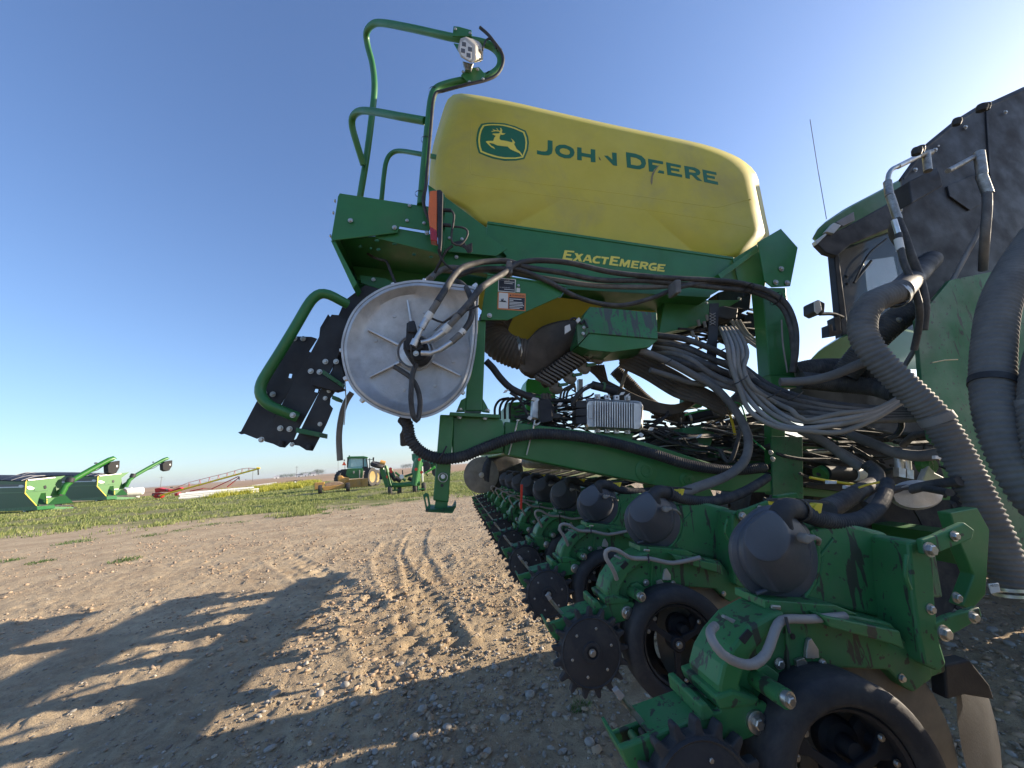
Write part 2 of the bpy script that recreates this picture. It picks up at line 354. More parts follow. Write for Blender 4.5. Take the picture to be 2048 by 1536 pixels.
# warning plate
wp=plate('sign_bracket',[(975,548),(1133,572),(1122,592),(1016,640),(962,640),(962,630)],2.02,.008,green,bev=.003)
plate('bracket_flange',[(975,546),(1133,570),(1133,573),(975,550)],2.015,.12,green,wp,bev=.001)
bolts([(979,631)],2.01,.011,wp); bolts([(986,557),(1037,571)],2.01,.006,wp)
wz=lambda l: zp(l,.05208,985,550)
s1=plate('instruction_decal',wz([(225,100),(900,165),(880,670),(210,625)]),2.018,.002,white,wp,bev=0)
plate('decal_field',wz([(250,135),(862,190),(858,645),(238,592)]),2.0172,.0008,ink,s1,bev=0)
fonttext('lettering','CCS BLOWER ON:',wz([(280,165),(670,200),(670,228),(280,195)]),2.0172,white,s1,.0008)
fonttext('lettering','CCS BLOWER OFF:',wz([(275,450),(680,478),(680,510),(275,480)]),2.0172,white,s1,.0008)
for y in (235,292,530): 
    plate('lettering',wz([(450,y),(840-60*(y==292),y+36),(840-60*(y==292),y+56),(450,y+22)]),2.0164,.0006,white,s1,bev=0)
s2=plate('warning_decal',wz([(205,650),(1275,715),(1270,1385),(185,1310)]),2.018,.002,orng,wp,bev=0)
plate('decal_picture',wz([(245,675),(600,700),(595,1290),(230,1265)]),2.0172,.0008,white,s2,bev=0)
plate('decal_field',wz([(625,845),(1245,885),(1225,1350),(610,1290)]),2.0172,.0008,ink,s2,bev=0)
plate('pictogram',wz([(255,1005),(330,990),(330,900),(375,960),(390,900),(430,905),(420,990),(480,975),(520,1020),(570,1045),(430,1040),(260,1020)]),2.0164,.0006,ink,s2,bev=0)
plate('warning_triangle',wz([(650,800),(690,740),(728,805)]),2.0168,.0008,ink,s2,bev=0)
fonttext('lettering','WARNING',wz([(750,745),(1225,780),(1225,838),(750,802)]),2.0172,ink,s2,.0008)
for y,x1 in ((900,1110),(955,800),(1020,1150),(1075,1170),(1130,1210),(1195,1150),(1250,1040)):
    k=(x1-650)*.065; plate('lettering',wz([(650,y),(x1,y+k),(x1,y+k+26),(650,y+26)]),2.0164,.0006,white,s2,bev=0)
plate('paint_code_label',wz([(925,490),(1060,500),(1058,660),(915,655)]),2.018,.002,white,wp,bev=0)

# ================================================================ rear platform, rails, lights
pf=plate('platform_side',[(679,386),(829,409),(860,413),(866,440),(858,462),(799,452),(795,465),(748,471),(664,481),(662,477),(676,393)],2.05,.008,green,bev=.003)
plate('platform_side_lower',[(744,474),(780,462),(797,457),(862,468),(884,500),(884,512),(870,505)],2.07,.008,green,pf)
plate('end_plate',[(664,481),(676,391),(679,391),(668,482)],2.06,1.0,green,pf)
bolts([(701,441),(789,455),(854,466)],2.04,.011,pf); bolts([(819,411),(814,441),(848,446)],2.045,.008,pf)
for y in (402,426,472): bolt(P(671-(y-402)*.13,y,2.3),.009,pf,ax=-RT)
plate('end_wall',[(661,480),(670,482),(714,566),(706,577)],2.06,.9,green,pf,bev=.003)
plate('rear_wall',[(668,484),(752,472),(880,512),(1000,545),(1010,560),(970,590),(800,620),(706,574)],2.62,.01,green,pf,
  [circ(760,520,3,8),circ(840,540,3,8)])
plate('support_flange',[(719,550),(770,556),(830,585),(800,590),(722,566)],2.3,.01,green,pf); bolts([(747,559)],2.29,.01,pf)
bolts([(729,515),(803,525),(855,532)],2.6,.009,pf)
plate('underside_beam',[(700,520),(1000,560),(1000,590),(715,560)],2.45,.06,green,pf)
dk0=P(748,474,2.07)
def DP(x,y):
    q=ray(x,y); return C+q*((dk0-C).dot(NN)/q.dot(NN))
prism('deck',[DP(x,y) for x,y in ((668,482),(748,474),(870,507),(884,514),(980,546),(800,552),(700,548))],NN*.005,green,pf,[[DP(x+a*rx*math.cos(t*.63),y+b*rx*math.sin(t*.63)) for t in range(10)] for x,y,rx,a,b in ((754,481,5,1,.6),(789,488,5,1,.5),(721,493,4,1,.7),(742,497,2.5,1,1),(757,499,4.5,1,.7),(828,509,4,1,.6),(862,514,4,1,.6))],bev=0)
tube('pigtail_wire',[(722,478,2.3),(727,496,2.3),(742,512,2.25),(762,520,2.2),(772,522,2.2),(780,540,2.15),(788,560,2.1),(792,568,2.05)],.008,hose,pf)
# hand rails
rail=tube('guard_rail',[(720,395,2.75),(733,315,2.72),(744,230,2.7),(749,175,2.68),(745,130,2.66),(735,90,2.63),(733,66,2.58),(744,50,2.5),(764,46,2.42),(820,56,2.25),(905,75,2.1),(958,84,2.06),(985,94,2.05),(1000,112,2.05),(999,134,2.05),(982,150,2.05),(955,158,2.05),(930,161,2.05),(895,169,2.05),(872,179,2.05),(863,200,2.05),(858,240,2.05),(851,310,2.05),(842,410,2.05)],.024,green,step=.02,sides=16)
tube('guard_rail_loop',[(850,242,2.06),(800,233,2.15),(752,224,2.3),(722,222,2.42),(707,232,2.5),(704,250,2.55),(712,282,2.6),(727,330,2.68)],.024,green,sides=16)
tube('guard_rail_hoop',[(763,400,3.1),(768,350,3.1),(773,322,3.1),(783,307,3.1),(800,302,3.05),(840,308,2.9),(875,315,2.8)],.02,green,sides=14)
tube('lamp_cable',[(960,55,2.03),(975,68,2.02),(985,80,2.0),(1003,105,2.01),(1006,125,2.01),(995,148,2.01),(972,160,2.01),(930,170,2.0),(885,182,2.0),(872,186,2.0),(866,205,2.0),(863,240,2.01),(858,300,2.01),(852,370,2.0),(847,395,2.0),(848,412,2.0),(856,436,2.0),(868,455,2.0)],.010,rubber,rail)
for x,y in ((867,182),(852,280),(840,388),(998,106),(975,152)): lathe('cable_tie',P(x,y,2.05),(P(x+2,y-12,2.05)-P(x,y,2.05)) if x<870 else (P(x+10,y+8,2.05)-P(x,y,2.05)),[(.029,-.003),(.029,.003)],rubber,rail,segs=14)
br=plate('lamp_bracket',[(907,52),(918,53),(943,60),(944,72),(905,72)],2.03,.008,green); bolts([(911,58),(940,66)],2.02,.008,br)
plate('lamp_bracket',[(907,86),(918,88),(928,105),(930,118),(920,108)],2.04,.006,green)
br=plate('lamp_bracket',[(935,136),(958,134),(968,145),(971,161),(941,168),(922,150)],2.01,.008,green); bolts([(926,144),(955,139),(966,158),(939,164)],2.0,.008,br)
# work lamp
lm=loft('work_lamp',[ring([(921,80),(930,74),(945,88),(946,118),(941,124),(922,113),(917,98)],1.93,24,smooth=False),ring([(921,77),(932,73),(951,88),(952,120),(943,127),(921,114),(915,98)],1.935,24,smooth=False),ring([(945,77),(960,84),(967,97),(966,120),(950,126),(938,120),(925,110),(928,85)],2.0,24,smooth=False)],ltgrey,smooth=25)
plate('lamp_lens',[(921,84),(930,79),(943,92),(943,117),(938,121),(923,110),(919,98)],1.927,.003,white,lm)
for x,y in ((928,88),(940,98),(926,101),(937,110)): plate('led_reflector',[(x-4,y-5),(x+4,y-3),(x+4,y+5),(x-4,y+3)],1.925,.003,mat('led_grey',(.12,.12,.12),.2),lm,bev=0)
for i in range(6): plate('cooling_fin',[(941+i*4,78+i*3.2),(944+i*4,79+i*3.2),(944+i*4,86+i*3.2),(941+i*4,85+i*3.2)],1.96,.07,ltgrey,lm,bev=0)
plate('lamp_yoke',[(925,122),(940,126),(947,127),(942,140),(930,138)],1.99,.02,steel,lm); bolts([(936,131)],1.985,.006,lm)
tube('lamp_wire',[(965,100,1.98),(972,80,2.0),(982,79,2.01),(993,97,2.01)],.006,rubber,lm)
# tail light
tl=plate('tail_light',[(859,381),(875,380),(874,462),(859,452),(856,425)],1.93,.05,orange,bev=.006,seg=3)
plate('red_lens',[(859,452),(874,456),(875,483),(861,480)],1.932,.048,red,tl,bev=.005)
plate('light_housing',[(874,379),(881,379),(886,384),(884,480),(882,502),(876,497)],1.925,.07,black,tl,bev=.004)
plate('light_bracket',[(882,380),(890,390),(890,495),(884,508)],1.99,.02,green,tl)
for y in (420,450):
    tube('connector',[(886,y,1.97),(902,y+1,1.97)],.011,rubber,tl,straight=True)
tube('light_wire',[(902,421,1.97),(908,430,1.96),(906,450,1.96),(903,470,1.96),(905,486,1.96),(920,490,1.97),(933,475,1.97),(935,462,1.97),(925,455,1.97),(905,453,1.97)],.006,hose,tl)
for k in range(7):
    tube('light_wire',[(903+k,485,1.99),(915+k*2,490-k,1.98),(930+k,493+k*2,1.97),(944,494+(k-3)*2.4,1.97)],.0045,rubber,tl)
tube('light_wire',[(905,492,1.98),(892,502,1.98),(880,525,2.0),(870,545,2.05)],.008,rubber,tl)
tube('light_wire',[(876,498,1.96),(884,520,1.98),(900,536,2.0),(915,545,2.0)],.006,rubber,tl)

# ================================================================ folded ladder
LD=2.12
ls=plate('ladder_side',[(730,570),(790,585),(720,700),(690,760),(662,725),(635,700),(640,655),(656,628),(660,633),(676,632),(690,600)],LD+.05,.012,black)
lp=zp([(60,1280),(85,1270),(480,520),(640,525),(685,540),(620,640),(640,650),(400,1060),(260,1340),(225,1320),(210,1330),(110,1290),(85,1295)],.2539,460,540)
la=plate('ladder_plate',lp,LD,.008,black,holes=[zp([(465,815),(490,818),(482,852),(458,848)],.2539,460,540)])
lb=plate('ladder_plate',zp([(690,545),(800,350),(860,355),(920,400),(870,640),(810,760),(790,800),(700,960),(520,1290),(500,1340),(470,1360),(430,1400),(390,1395),(340,1370),(270,1350),(265,1310),(400,1070),(480,920),(560,770),(640,640)],.2539,460,540),LD-.01,.008,black,holes=[zp([(670,935),(695,938),(690,965),(662,960)],.2539,460,540)])
lc=plate('ladder_plate',zp([(835,700),(880,760),(905,880),(880,940),(830,955),(790,1010),(785,1060),(810,1090),(760,1210),(740,1250),(710,1310),(650,1425),(600,1420),(545,1385),(480,1375),(475,1350),(520,1330),(700,965),(800,790)],.2539,460,540),LD-.005,.008,black)
bolts(zp([(508,540),(577,541),(270,970),(338,979),(248,1337)],.2539,460,540),LD-.005,.0115,la)
bolts(zp([(752,722),(836,722),(637,797),(706,803),(397,1247),(470,1253)],.2539,460,540),LD-.016,.0115,lb)
bolts(zp([(780,952),(750,1010),(709,1214),(490,1375)],.2539,460,540),LD-.01,.009,lc)
sz=lambda l: zp(l,.2539,460,540)
st=prism('ladder_step',[P(*p,LD-.02) for p in sz([(755,800),(905,905),(900,935),(750,835)])],-U*.05+RT*.0,greenl); 
plate('ladder_step',sz([(640,850),(750,840),(900,935),(830,955),(700,920),(640,905)]),LD-.06,.05,black)
plate('ladder_step',sz([(520,1240),(712,1280),(708,1318),(515,1280)]),LD-.06,.12,greenl)
plate('ladder_step',sz([(805,985),(860,1005),(850,1030),(800,1015)]),LD-.03,.08,greenl)
for x,y in ((410,1370),(625,1400)): tube('ladder_stop',[(*sz([(x,y-25)])[0],LD-.02),(*sz([(x-10,y+20)])[0],LD-.02)],.013,rubber,straight=True)
gb=tube('grab_rail',[(*sz([(x,y)])[0],LD-.09+dd) for x,y,dd in ((925,270,.06),(860,235,.03),(780,195,0),(715,188,0),(660,220,0),(610,285,0),(520,440,0),(400,640,0),(300,800,0),(250,890,0),(238,960,0),(262,1020,0),(320,1070,0),(420,1115,.02),(535,1160,.05))],.026,green,sides=16); bolts(sz([(495,1143)]),LD-.08,.011,gb)
tube('support_cable',[(690,762,2.1),(692,800,2.1),(688,850,2.1)],.003,steel,straight=True)
tube('drain_tube',[(704,785,2.2),(694,800,2.2),(686,820,2.2),(680,850,2.2),(678,880,2.2),(680,921,2.2)],.0155,beige,sides=14)

# ================================================================ blower housing
FD=1.80
fo=[(682,702),(686,667),(704,624),(734,593),(777,570),(828,560),(866,562),(910,568),(955,576),(957,600),(956,616),(955,667),(949,718),(937,763),(920,791),(892,817),(856,834),(815,837),(777,827),(739,809),(706,779),(689,743)]
FC=(826,700)
fr=lambda d,s,c=FC: ring(fo,d,96,c,s)
def blend(d,s,k): # volute ring blended toward a circle on the floor
    a=fr(d,s); b=ring(circ(828,700,112,40),d,96,FC,s/.86)
    return a
blower=loft('blower_housing',[ring(circ(828,702,104,40,None,math.pi),FD+.05,96,FC),ring(circ(827,701,112,40,None,math.pi),FD+.043,96,FC),fr(FD+.012,.89),fr(FD+.004,.92),fr(FD+.008,.955),fr(FD+.016,.962),fr(FD+.010,.967),fr(FD+.010,.998),fr(FD+.02,1.0),fr(FD+.06,1.0),fr(FD+.07,.97),fr(FD+.17,.95)],alu,smooth=35)
def aligned(rings): return rings
for a in (28,95,150,205,262,318):
    a=R(a); x0,y0=831+37*math.cos(a),705+37*math.sin(a); x1,y1=829+104*math.cos(a),702+104*math.sin(a)
    px,py=-math.sin(a)*2.6,math.cos(a)*2.6
    plate('casting_rib',[(x0+px,y0+py),(x1+px*.6,y1+py*.6),(x1-px*.6,y1-py*.6),(x0-px,y0-py)],FD+.030,.03,alum2,blower,bev=.003)
tube('casting_rib',[(868,660,FD+.04),(890,640,FD+.03),(920,620,FD+.02),(950,612,FD+.02)],.005,alu,blower)
hubc=P(831,705,FD+.05)
lathe('hub_ring',hubc,-U,[(.092,0),(.092,.008),(.085,.016),(.079,.008),(.076,.004)],alu,blower,segs=40)
lathe('hub_plate',hubc,-U,[(.074,0),(.074,.012),(.03,.014),(0,.014)],alum2,blower,segs=40)
for a in range(0,360,45): 
    lathe('boss',P(829+80*math.cos(R(a+15)),702+80*math.sin(R(a+15)),FD+.05),-U,[(.009,0),(.008,.004),(0,.004)],alu,blower,segs=10)
for x,y in sz([(868,630),(1075,220),(1280,105),(1530,72),(1940,110),(1030,1030),(1840,965),(898,855)]):
    dx,dy=x-FC[0],y-FC[1]; L=math.hypot(dx,dy); dx/=L; dy/=L
    plate('clamp_ear',[(x-dy*5-dx*8,y+dx*5-dy*8),(x-dy*3+dx*2,y+dx*3+dy*2),(x+dy*3+dx*2,y-dx*3+dy*2),(x+dy*5-dx*8,y-dx*5-dy*8)],FD+.02,.03,alum2,blower)
# hydraulic motor
mo=plate('hydraulic_motor',[(806,697),(806,682),(818,676),(846,673),(856,690),(859,705),(852,716),(836,722),(820,718)],FD-.07,.12,black,bev=.008)
plate('valve_block',[(813,645),(827,643),(831,655),(829,672),(843,672),(847,695),(835,702),(815,700),(811,690)],FD-.10,.06,black,mo,bev=.004)
plate('solenoid',[(816,642),(829,640),(833,656),(829,666),(815,664)],FD-.11,.05,black,mo,bev=.006)
def fit(pts,mo,rr=.0125):
    for i,(a,b,r,mm) in enumerate(pts): tube('hose_fitting',[a,b],r,mm,mo,straight=True,sides=14)
fd=FD-.11
fit([((826,692,fd),(832,680,fd),.017,alum2),((831,682,fd),(838,668,fd),.012,alum2),((838,668,fd),(844,655,fd),.010,alum2),((843,657,fd),(854,637,fd),.016,alum2),((853,638,fd),(862,626,fd),.018,white),((861,627,fd),(876,603,fd-.01),.016,hosed)],mo)
fit([((842,685,fd),(856,682,fd),.010,alum2),((855,683,fd),(868,677,fd),.013,alum2),((866,679,fd),(890,662,fd),.015,alum2),((888,663,fd),(899,651,fd-.01),.017,white),((898,652,fd-.01),(918,630,fd-.02),.015,hosed)],mo)
fit([((842,706,fd),(862,707,fd),.012,alum2),((860,707,fd),(880,700,fd),.010,alum2),((878,701,fd),(905,683,fd),.013,alum2),((903,684,fd),(925,665,fd),.015,hosed),((921,668,fd),(928,660,fd),.016,white)],mo)
bolts([(832,707)],fd,.01,mo)
tube('drain_hose',[(833,727,FD-.07),(826,745,FD-.07),(823,770,FD-.08),(822,800,FD-.08),(826,830,FD-.07),(833,841,FD-.06),(838,830,FD-.05),(840,800,FD-.05),(834,775,FD-.05),(825,760,FD-.05),(815,750,FD-.04),(788,733,FD-.03)],.0115,hose,mo,sides=14)
tube('sensor_cable',[(826,672,FD-.1),(822,700,FD-.12),(830,735,FD-.08)],.004,rubber,mo)
tube('sensor_cable',[(957,612,FD-.12),(925,624,FD-.12),(895,640,FD-.12),(885,645,FD-.11),(862,636,FD-.1)],.005,rubber,mo)
# long hydraulic hoses from the motor across the panel to the front
hz=lambda pts,r,m=hose,name='hydraulic_hose',**k: tube(name,pts,r,m,**k)
hz([(874,605,fd-.01),(890,580,1.75),(905,555,1.85),(925,535,1.92),(960,525,1.97),(1000,522,2.0),(1020,524,2.0),(1060,536,2.0),(1120,545,2.02),(1200,560,2.05),(1290,562,2.08),(1360,568,2.08),(1440,576,2.08),(1510,585,2.05),(1560,610,2.0),(1580,650,1.98),(1588,700,1.98),(1585,745,2.0)],.0165)
hz([(917,631,fd-.02),(940,605,1.7),(960,578,1.78),(985,560,1.88),(1010,545,1.95),(1020,538,1.98),(1040,526,1.99),(1080,521,2.0),(1140,526,2.02),(1220,544,2.04),(1300,553,2.06),(1360,557,2.06),(1420,560,2.06),(1480,566,2.04),(1530,580,2.0),(1570,605,1.97),(1590,650,1.96),(1592,700,1.97),(1586,740,2.0)],.0165)
hz([(925,665,fd),(941,640,1.7),(944,610,1.75),(935,580,1.8),(920,565,1.9),(905,558,2.0),(925,548,2.0),(960,538,2.02),(1020,538,2.0),(1050,543,2.0),(1100,565,2.0),(1150,592,2.02),(1200,607,2.05),(1250,610,2.06),(1310,594,2.07),(1358,575,2.06),(1420,566,2.08),(1490,575,2.06),(1550,600,2.02),(1578,640,2.0),(1586,700,2.0)],.014)
hz([(862,558,2.0),(875,545,2.1),(900,535,2.12),(950,540,2.12),(1000,540,2.1),(1040,548,2.06),(1120,562,2.06),(1200,572,2.08),(1300,574,2.1),(1360,570,2.1),(1450,565,2.1),(1520,575,2.08),(1565,598,2.02)],.016,hosed)
hz([(853,560,2.1),(865,550,2.1),(880,542,2.15),(930,545,2.2)],.012,beige)
for x,y in ((1020,532),(1358,570)):
    plate('hose_strap',[(x-7,y-12),(x+5,y-12),(x+6,y+14),(x-6,y+16)],1.965,.09,hosed,bev=.01)
for x,y in ((1552,597),(1497,580)): lathe('cable_tie',P(x,y,2.0),P(x+10,y+5,2)-P(x,y,2),[(.045,-.004),(.045,.004)],rubber,segs=16)

# ================================================================ frame posts and main beam
PD=2.02
plate('rear_post',[(944,640),(972,640),(965,822),(930,822)],PD+.02,.16,green,bev=.006)
fl=plate('post_flange',[(900,824),(1000,829),(1000,836),(898,831)],PD-.05,.3,green); plate('weld_gusset',[(922,800),(932,795),(930,824),(912,824)],PD+.02,.012,green,fl); plate('weld_gusset',[(966,798),(974,812),(980,826),(964,824)],PD+.02,.012,green,fl)
bolts([(920,820),(975,822)],PD-.04,.012,fl,ax=(NN)); bolts([(919,834),(970,836)],PD-.05,.011,fl,ax=-NN)
plate('frame_box',[(905,832),(998,835),(1006,842),(1009,862),(1006,906),(904,914)],PD,.18,green,bev=.008)
pl=plate('parking_leg',[(880,829),(908,830),(897,1005),(866,1001)],PD-.03,.1,green,bev=.006)
plate('leg_tube',[(871,1001),(896,1003),(894,1022),(868,1020)],PD-.02,.08,green,pl)
plate('foot_plate',[(851,1018),(904,1022),(911,1008),(913,1012),(905,1027),(850,1024)],PD-.09,.24,greenl,pl,bev=.004)
plate('foot_handle',[(846,990),(851,985),(857,988),(861,1012),(858,1024),(852,1022)],PD-.06,.012,greenl,pl,[[(850,994),(854,993),(857,1012),(854,1014)]])
tube('locking_pin',[(886,953,PD-.06),(886,953,PD-.02)],.011,alum2,pl); 
tube('pin_ring',[P(886+9*math.cos(a/6*math.pi),955+9*math.sin(a/6*math.pi),PD-.05) for a in range(0,13)],.0025,steel,pl,P3=True)
lathe('pin_hole',P(884,971,PD-.031),-U,[(.008,0),(.008,.0015),(0,.0015)],black,pl,segs=12)
beam=plate('main_beam',[(1009,843),(1161,860),(1290,884),(1428,928),(1560,952),(1570,985),(1480,985),(1409,979),(1332,975),(1200,948),(1008,909)],PD+.03,.15,green,bev=.006)
for x,y,r in ((1292,942,24),(1374,960,17)):
    k=r/770*PD
    lathe('pivot_cap',P(x,y,PD+.03),-U,[(k,0),(k,.003),(k*.95,.004),(k*.55,.004),(k*.5,.008),(k*.3,.008),(k*.28,.004),(0,.004)],green,beam,segs=30)
for x0,x1 in ((1036,1017),(1070,1053)):
    tube('strap_rod',[(x0,840,PD),(x1,910,PD)],.0045,steel,straight=True)
bolts([(1036,842),(1070,850)],PD-.0,.009,beam,ax=NN)
hz([(806,838,1.95),(815,850,1.93),(822,880,1.92),(845,905,1.92),(880,917,1.92),(925,913,1.92),(975,893,1.93),(1035,873,1.95),(1100,868,1.96),(1200,880,1.97),(1300,906,1.98),(1380,930,1.98),(1460,940,1.99),(1530,935,2.0)],.026,rubber,'corrugated_hose',corr=.0135,amp=.13)
plate('heat_sleeve',[(803,842),(820,842),(822,866),(817,890),(800,893),(799,868),(804,860)],1.95,.04,brownd,bev=.01)
tube('cable_tie',[(893,892,1.89),(886,906,1.885),(876,918,1.89)],.004,rubber)
# front post and bracket
fp=plate('front_post',[(1524,575),(1572,575),(1580,650),(1590,751),(1540,751),(1532,650)],2.12,.10,green,bev=.006)
plate('front_bracket',[(1562,457),(1596,495),(1581,572),(1545,574),(1530,562),(1516,484)],2.10,.01,green,bev=.003)
bolts([(1562,538),(1551,565),(1574,566)],2.095,.015)
plate('web_plate',[(1466,518),(1514,488),(1532,560),(1526,600),(1500,580),(1476,560)],2.2,.01,green)
plate('web_plate',[(1436,548),(1515,492),(1519,500),(1442,558)],2.15,.05,green)
plate('post_shoe',[(1540,751),(1590,751),(1596,775),(1546,775)],2.1,.16,green)
plate('front_post_lower',[(1541,775),(1570,775),(1572,990),(1545,990)],2.16,.06,green,bev=.004)
plate('front_post_lower',[(1543,872),(1605,874),(1607,1000),(1546,990)],2.04,.012,greenl)
bolts([(1541,905),(1545,918)],2.0,.012)
tube('breather_tube',[(1563,640,2.09),(1566,690,2.09),(1575,745,2.09)],.005,tubeg)
# ================================================================ under the tank: seed manifold, wiring, control unit
hz([(1000,620,2.3),(990,640,2.3),(985,665,2.3),(1000,690,2.28),(1030,705,2.26),(1055,710,2.25)],.095,brownd,'corrugated_hose',corr=.02,amp=.05,sides=28)
lathe('hose_clamp',P(1040,705,2.26),P(1060,700,2.25)-P(1020,708,2.27),[(.098,-.01),(.102,-.01),(.102,.01),(.098,.01)],steel,segs=28)
mf=loft('seed_manifold',[ring([(1045,700),(1080,660),(1130,645),(1150,655),(1130,690),(1090,730),(1055,745),(1040,730)],2.2,36),ring([(1040,705),(1075,662),(1130,642),(1160,650),(1150,690),(1100,735),(1060,755),(1036,735)],2.24,36),ring([(1045,700),(1080,655),(1140,638),(1170,650),(1165,690),(1110,740),(1065,758),(1040,735)],2.5,36)],brownd,smooth=60)
for i in range(15):
    t=i/14; x0,y0=1148+22*t*1.5-10*t,662-6*t; 
    xa,ya=1070+90*t,752-62*t
    tube('seed_outlet',[(xa,ya,2.2),(xa+14,ya+10,2.22),(xa+20,ya+20,2.26),(xa+38,ya+12,2.32)],.0125,brownd,mf,sides=10)
    plate('manifold_fin',[(xa+2,ya-2),(xa+30,ya+14),(xa+34,ya+20),(xa+4,ya+4)],2.17,.05,mat('fin_plastic',(.1,.09,.08),.7,dust=DU,damt=.4),mf,bev=0)
for k in range(5):
    x,y=1110+k*28,770-k*20
    loft('outlet_cup',[ring(circ(x,y,12,12,7),2.22,16),ring(circ(x+2,y+8,14,12,8),2.24,16),ring(circ(x+3,y+14,9,12,5),2.26,16)],beige,mf)
    plate('latch',[(x+8,y-3),(x+26,y-5),(x+27,y),(x+9,y+3)],2.2,.02,greenl,mf,bev=.001)
# streaked green box
gb_=plate('valve_box',[(1180,613),(1314,625),(1316,678),(1178,666),(1156,690),(1154,684),(1168,630)],2.04,.14,mat('green_paint_streaked',(.02,.15,.05),.35,dust=(.07,.08,.06),damt=.3,dripcol=(.045,.05,.055),drip=1.35),bev=.004)
plate('box_underside',[(1178,667),(1316,679),(1300,694),(1225,704),(1180,700),(1156,692)],2.05,.25,green,gb_)
plate('box_end',[(1156,690),(1154,650),(1168,634),(1178,640),(1176,668)],2.03,.02,greenl,gb_)
bolts([(1168,655),(1166,667)],2.02,.008,gb_)
tube('wire_harness',[(1140,640,2.03),(1150,636,2.02),(1163,648,2.02),(1168,640,2.03),(1175,655,2.0)],.006,rubber)
plate('wire_label',[(1152,640),(1158,634),(1162,640),(1156,646)],2.0,.012,white); plate('wire_label',[(1130,652),(1140,648),(1142,660),(1130,668)],2.05,.012,white)
# dark floor underside with strap hangers
plate('floor_beam',[(1330,600),(1480,600),(1400,650),(1318,668)],2.35,.1,green)
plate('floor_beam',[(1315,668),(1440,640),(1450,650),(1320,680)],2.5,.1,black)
# control unit
cu=loft('control_unit',[ring([(1178,802),(1277,807),(1282,812),(1282,852),(1277,858),(1174,853),(1174,806)],2.12,40,smooth=False),ring([(1176,799),(1279,804),(1284,809),(1284,855),(1279,861),(1172,856),(1172,803)],2.14,40,smooth=False),ring([(1172,797),(1280,802),(1286,809),(1286,856),(1279,864),(1170,860),(1170,801)],2.2,40,smooth=False)],alum2,smooth=20)
for i in range(17):
    x=1190+i*4.85; y=802+i*.24
    plate('cooling_fin',[(x,y),(x+1.9,y+.1),(x+1.9,y+51),(x,y+51)],2.085,.045,alum2,cu,bev=0)
plate('unit_label',[(1178,809),(1186,809),(1185,836),(1177,836)],2.115,.003,white,cu,bev=0)
for x,y in ((1196,792),(1215,793),(1234,794),(1256,795),(1196,859),(1215,860),(1234,861),(1256,862)):
    plate('mounting_lug',[(x-5,y-4),(x+5,y-4),(x+5,y+6),(x-5,y+6)],2.15,.02,alum2,cu,[circ(x,y+1,1.8,8)] if x in(1215,1234) else ()); 
    if x not in (1215,1234): bolt(P(x,y+1,2.145),.008,cu)
plate('unit_bracket',[(1190,862),(1268,866),(1262,885),(1200,876)],2.18,.01,green,cu)
for y in (806,822,838): plate('plug',[(1152,y-4),(1174,y-6),(1174,y+10),(1152,y+10)],2.1,.08,black,cu,bev=.004)
plate('module',[(1078,800),(1098,796),(1108,812),(1108,838),(1086,842),(1078,830)],2.1,.09,black,bev=.004)
plate('module',[(1066,800),(1076,795),(1080,800),(1078,838),(1064,834)],2.12,.06,alum2,bev=.003)
plate('module',[(1080,818),(1104,816),(1106,842),(1082,846)],2.06,.06,black,bev=.004)
plate('relay_cover',[(1104,825),(1122,826),(1122,836),(1104,838)],2.08,.06,rubber,bev=.006)
for k in range(3): plate('connector',[(1085+k*6,786+k),(1090+k*6,786+k),(1091+k*6,798),(1085+k*6,798)],2.1,.05,brownd)
# big dark accessory cylinder over the unit
tube('filter_can',[(1184,770,2.2),(1232,782,2.2)],.026,black,straight=True,sides=18); tube('filter_can',[(1204,773,2.2),(1208,774,2.2)],.03,greenl,straight=True,sides=18)
tube('wire_harness',[(1145,810,2.12),(1152,795,2.1),(1165,780,2.1),(1184,770,2.15)],.014,rubber)
tube('wire_harness',[(972,722,2.1),(985,735,2.1),(1000,755,2.1),(1020,775,2.1),(1045,788,2.12),(1070,797,2.12)],.02,rubber)
tube('wire_harness',[(1020,785,2.1),(1040,800,2.1),(1055,830,2.08),(1070,848,2.08)],.008,rubber)
for x,y in ((1012,782),(1068,798),(1120,808),(1142,826),(1158,852),(1172,772),(1245,787),(1255,791),(1093,858),(1303,858),(1283,870),(1060,836),(1076,848),(1286,887),(1400,872)):
    a=random.uniform(-.6,.6); dx,dy=4*math.cos(a),4*math.sin(a)
    plate('wire_label',[(x-dx-2,y-dy+3),(x+dx-2,y+dy+3),(x+dx+2,y+dy-3),(x-dx+2,y-dy-3)],2.04+.03*random.random(),.012,white)
# tall green box behind, the light on it put into a brighter green
plate('rear_frame_box',[(1052,766),(1056,757),(1096,762),(1110,778),(1116,840),(1052,840)],3.1,.25,mat('green_paint_lit',(.03,.26,.04),.35),bev=.004)
plate('rear_valve',[(1020,820),(1050,818),(1064,830),(1064,850),(1020,848)],2.9,.1,green)
for k in range(4):
    hz([(990+k*10,838,2.8),(990+k*10,815,2.8),(1000+k*9,800,2.8),(1018+k*9,796,2.8)],.009,rubber)
plate('steel_post',[(1157,758),(1166,758),(1166,800),(1157,800)],2.7,.04,alum2)
for k in range(3): hz([(1120+k*6,800,2.5),(1124+k*6,782,2.5),(1140+k*5,772,2.5),(1150,768+k*8,2.5)],.008,hosed)
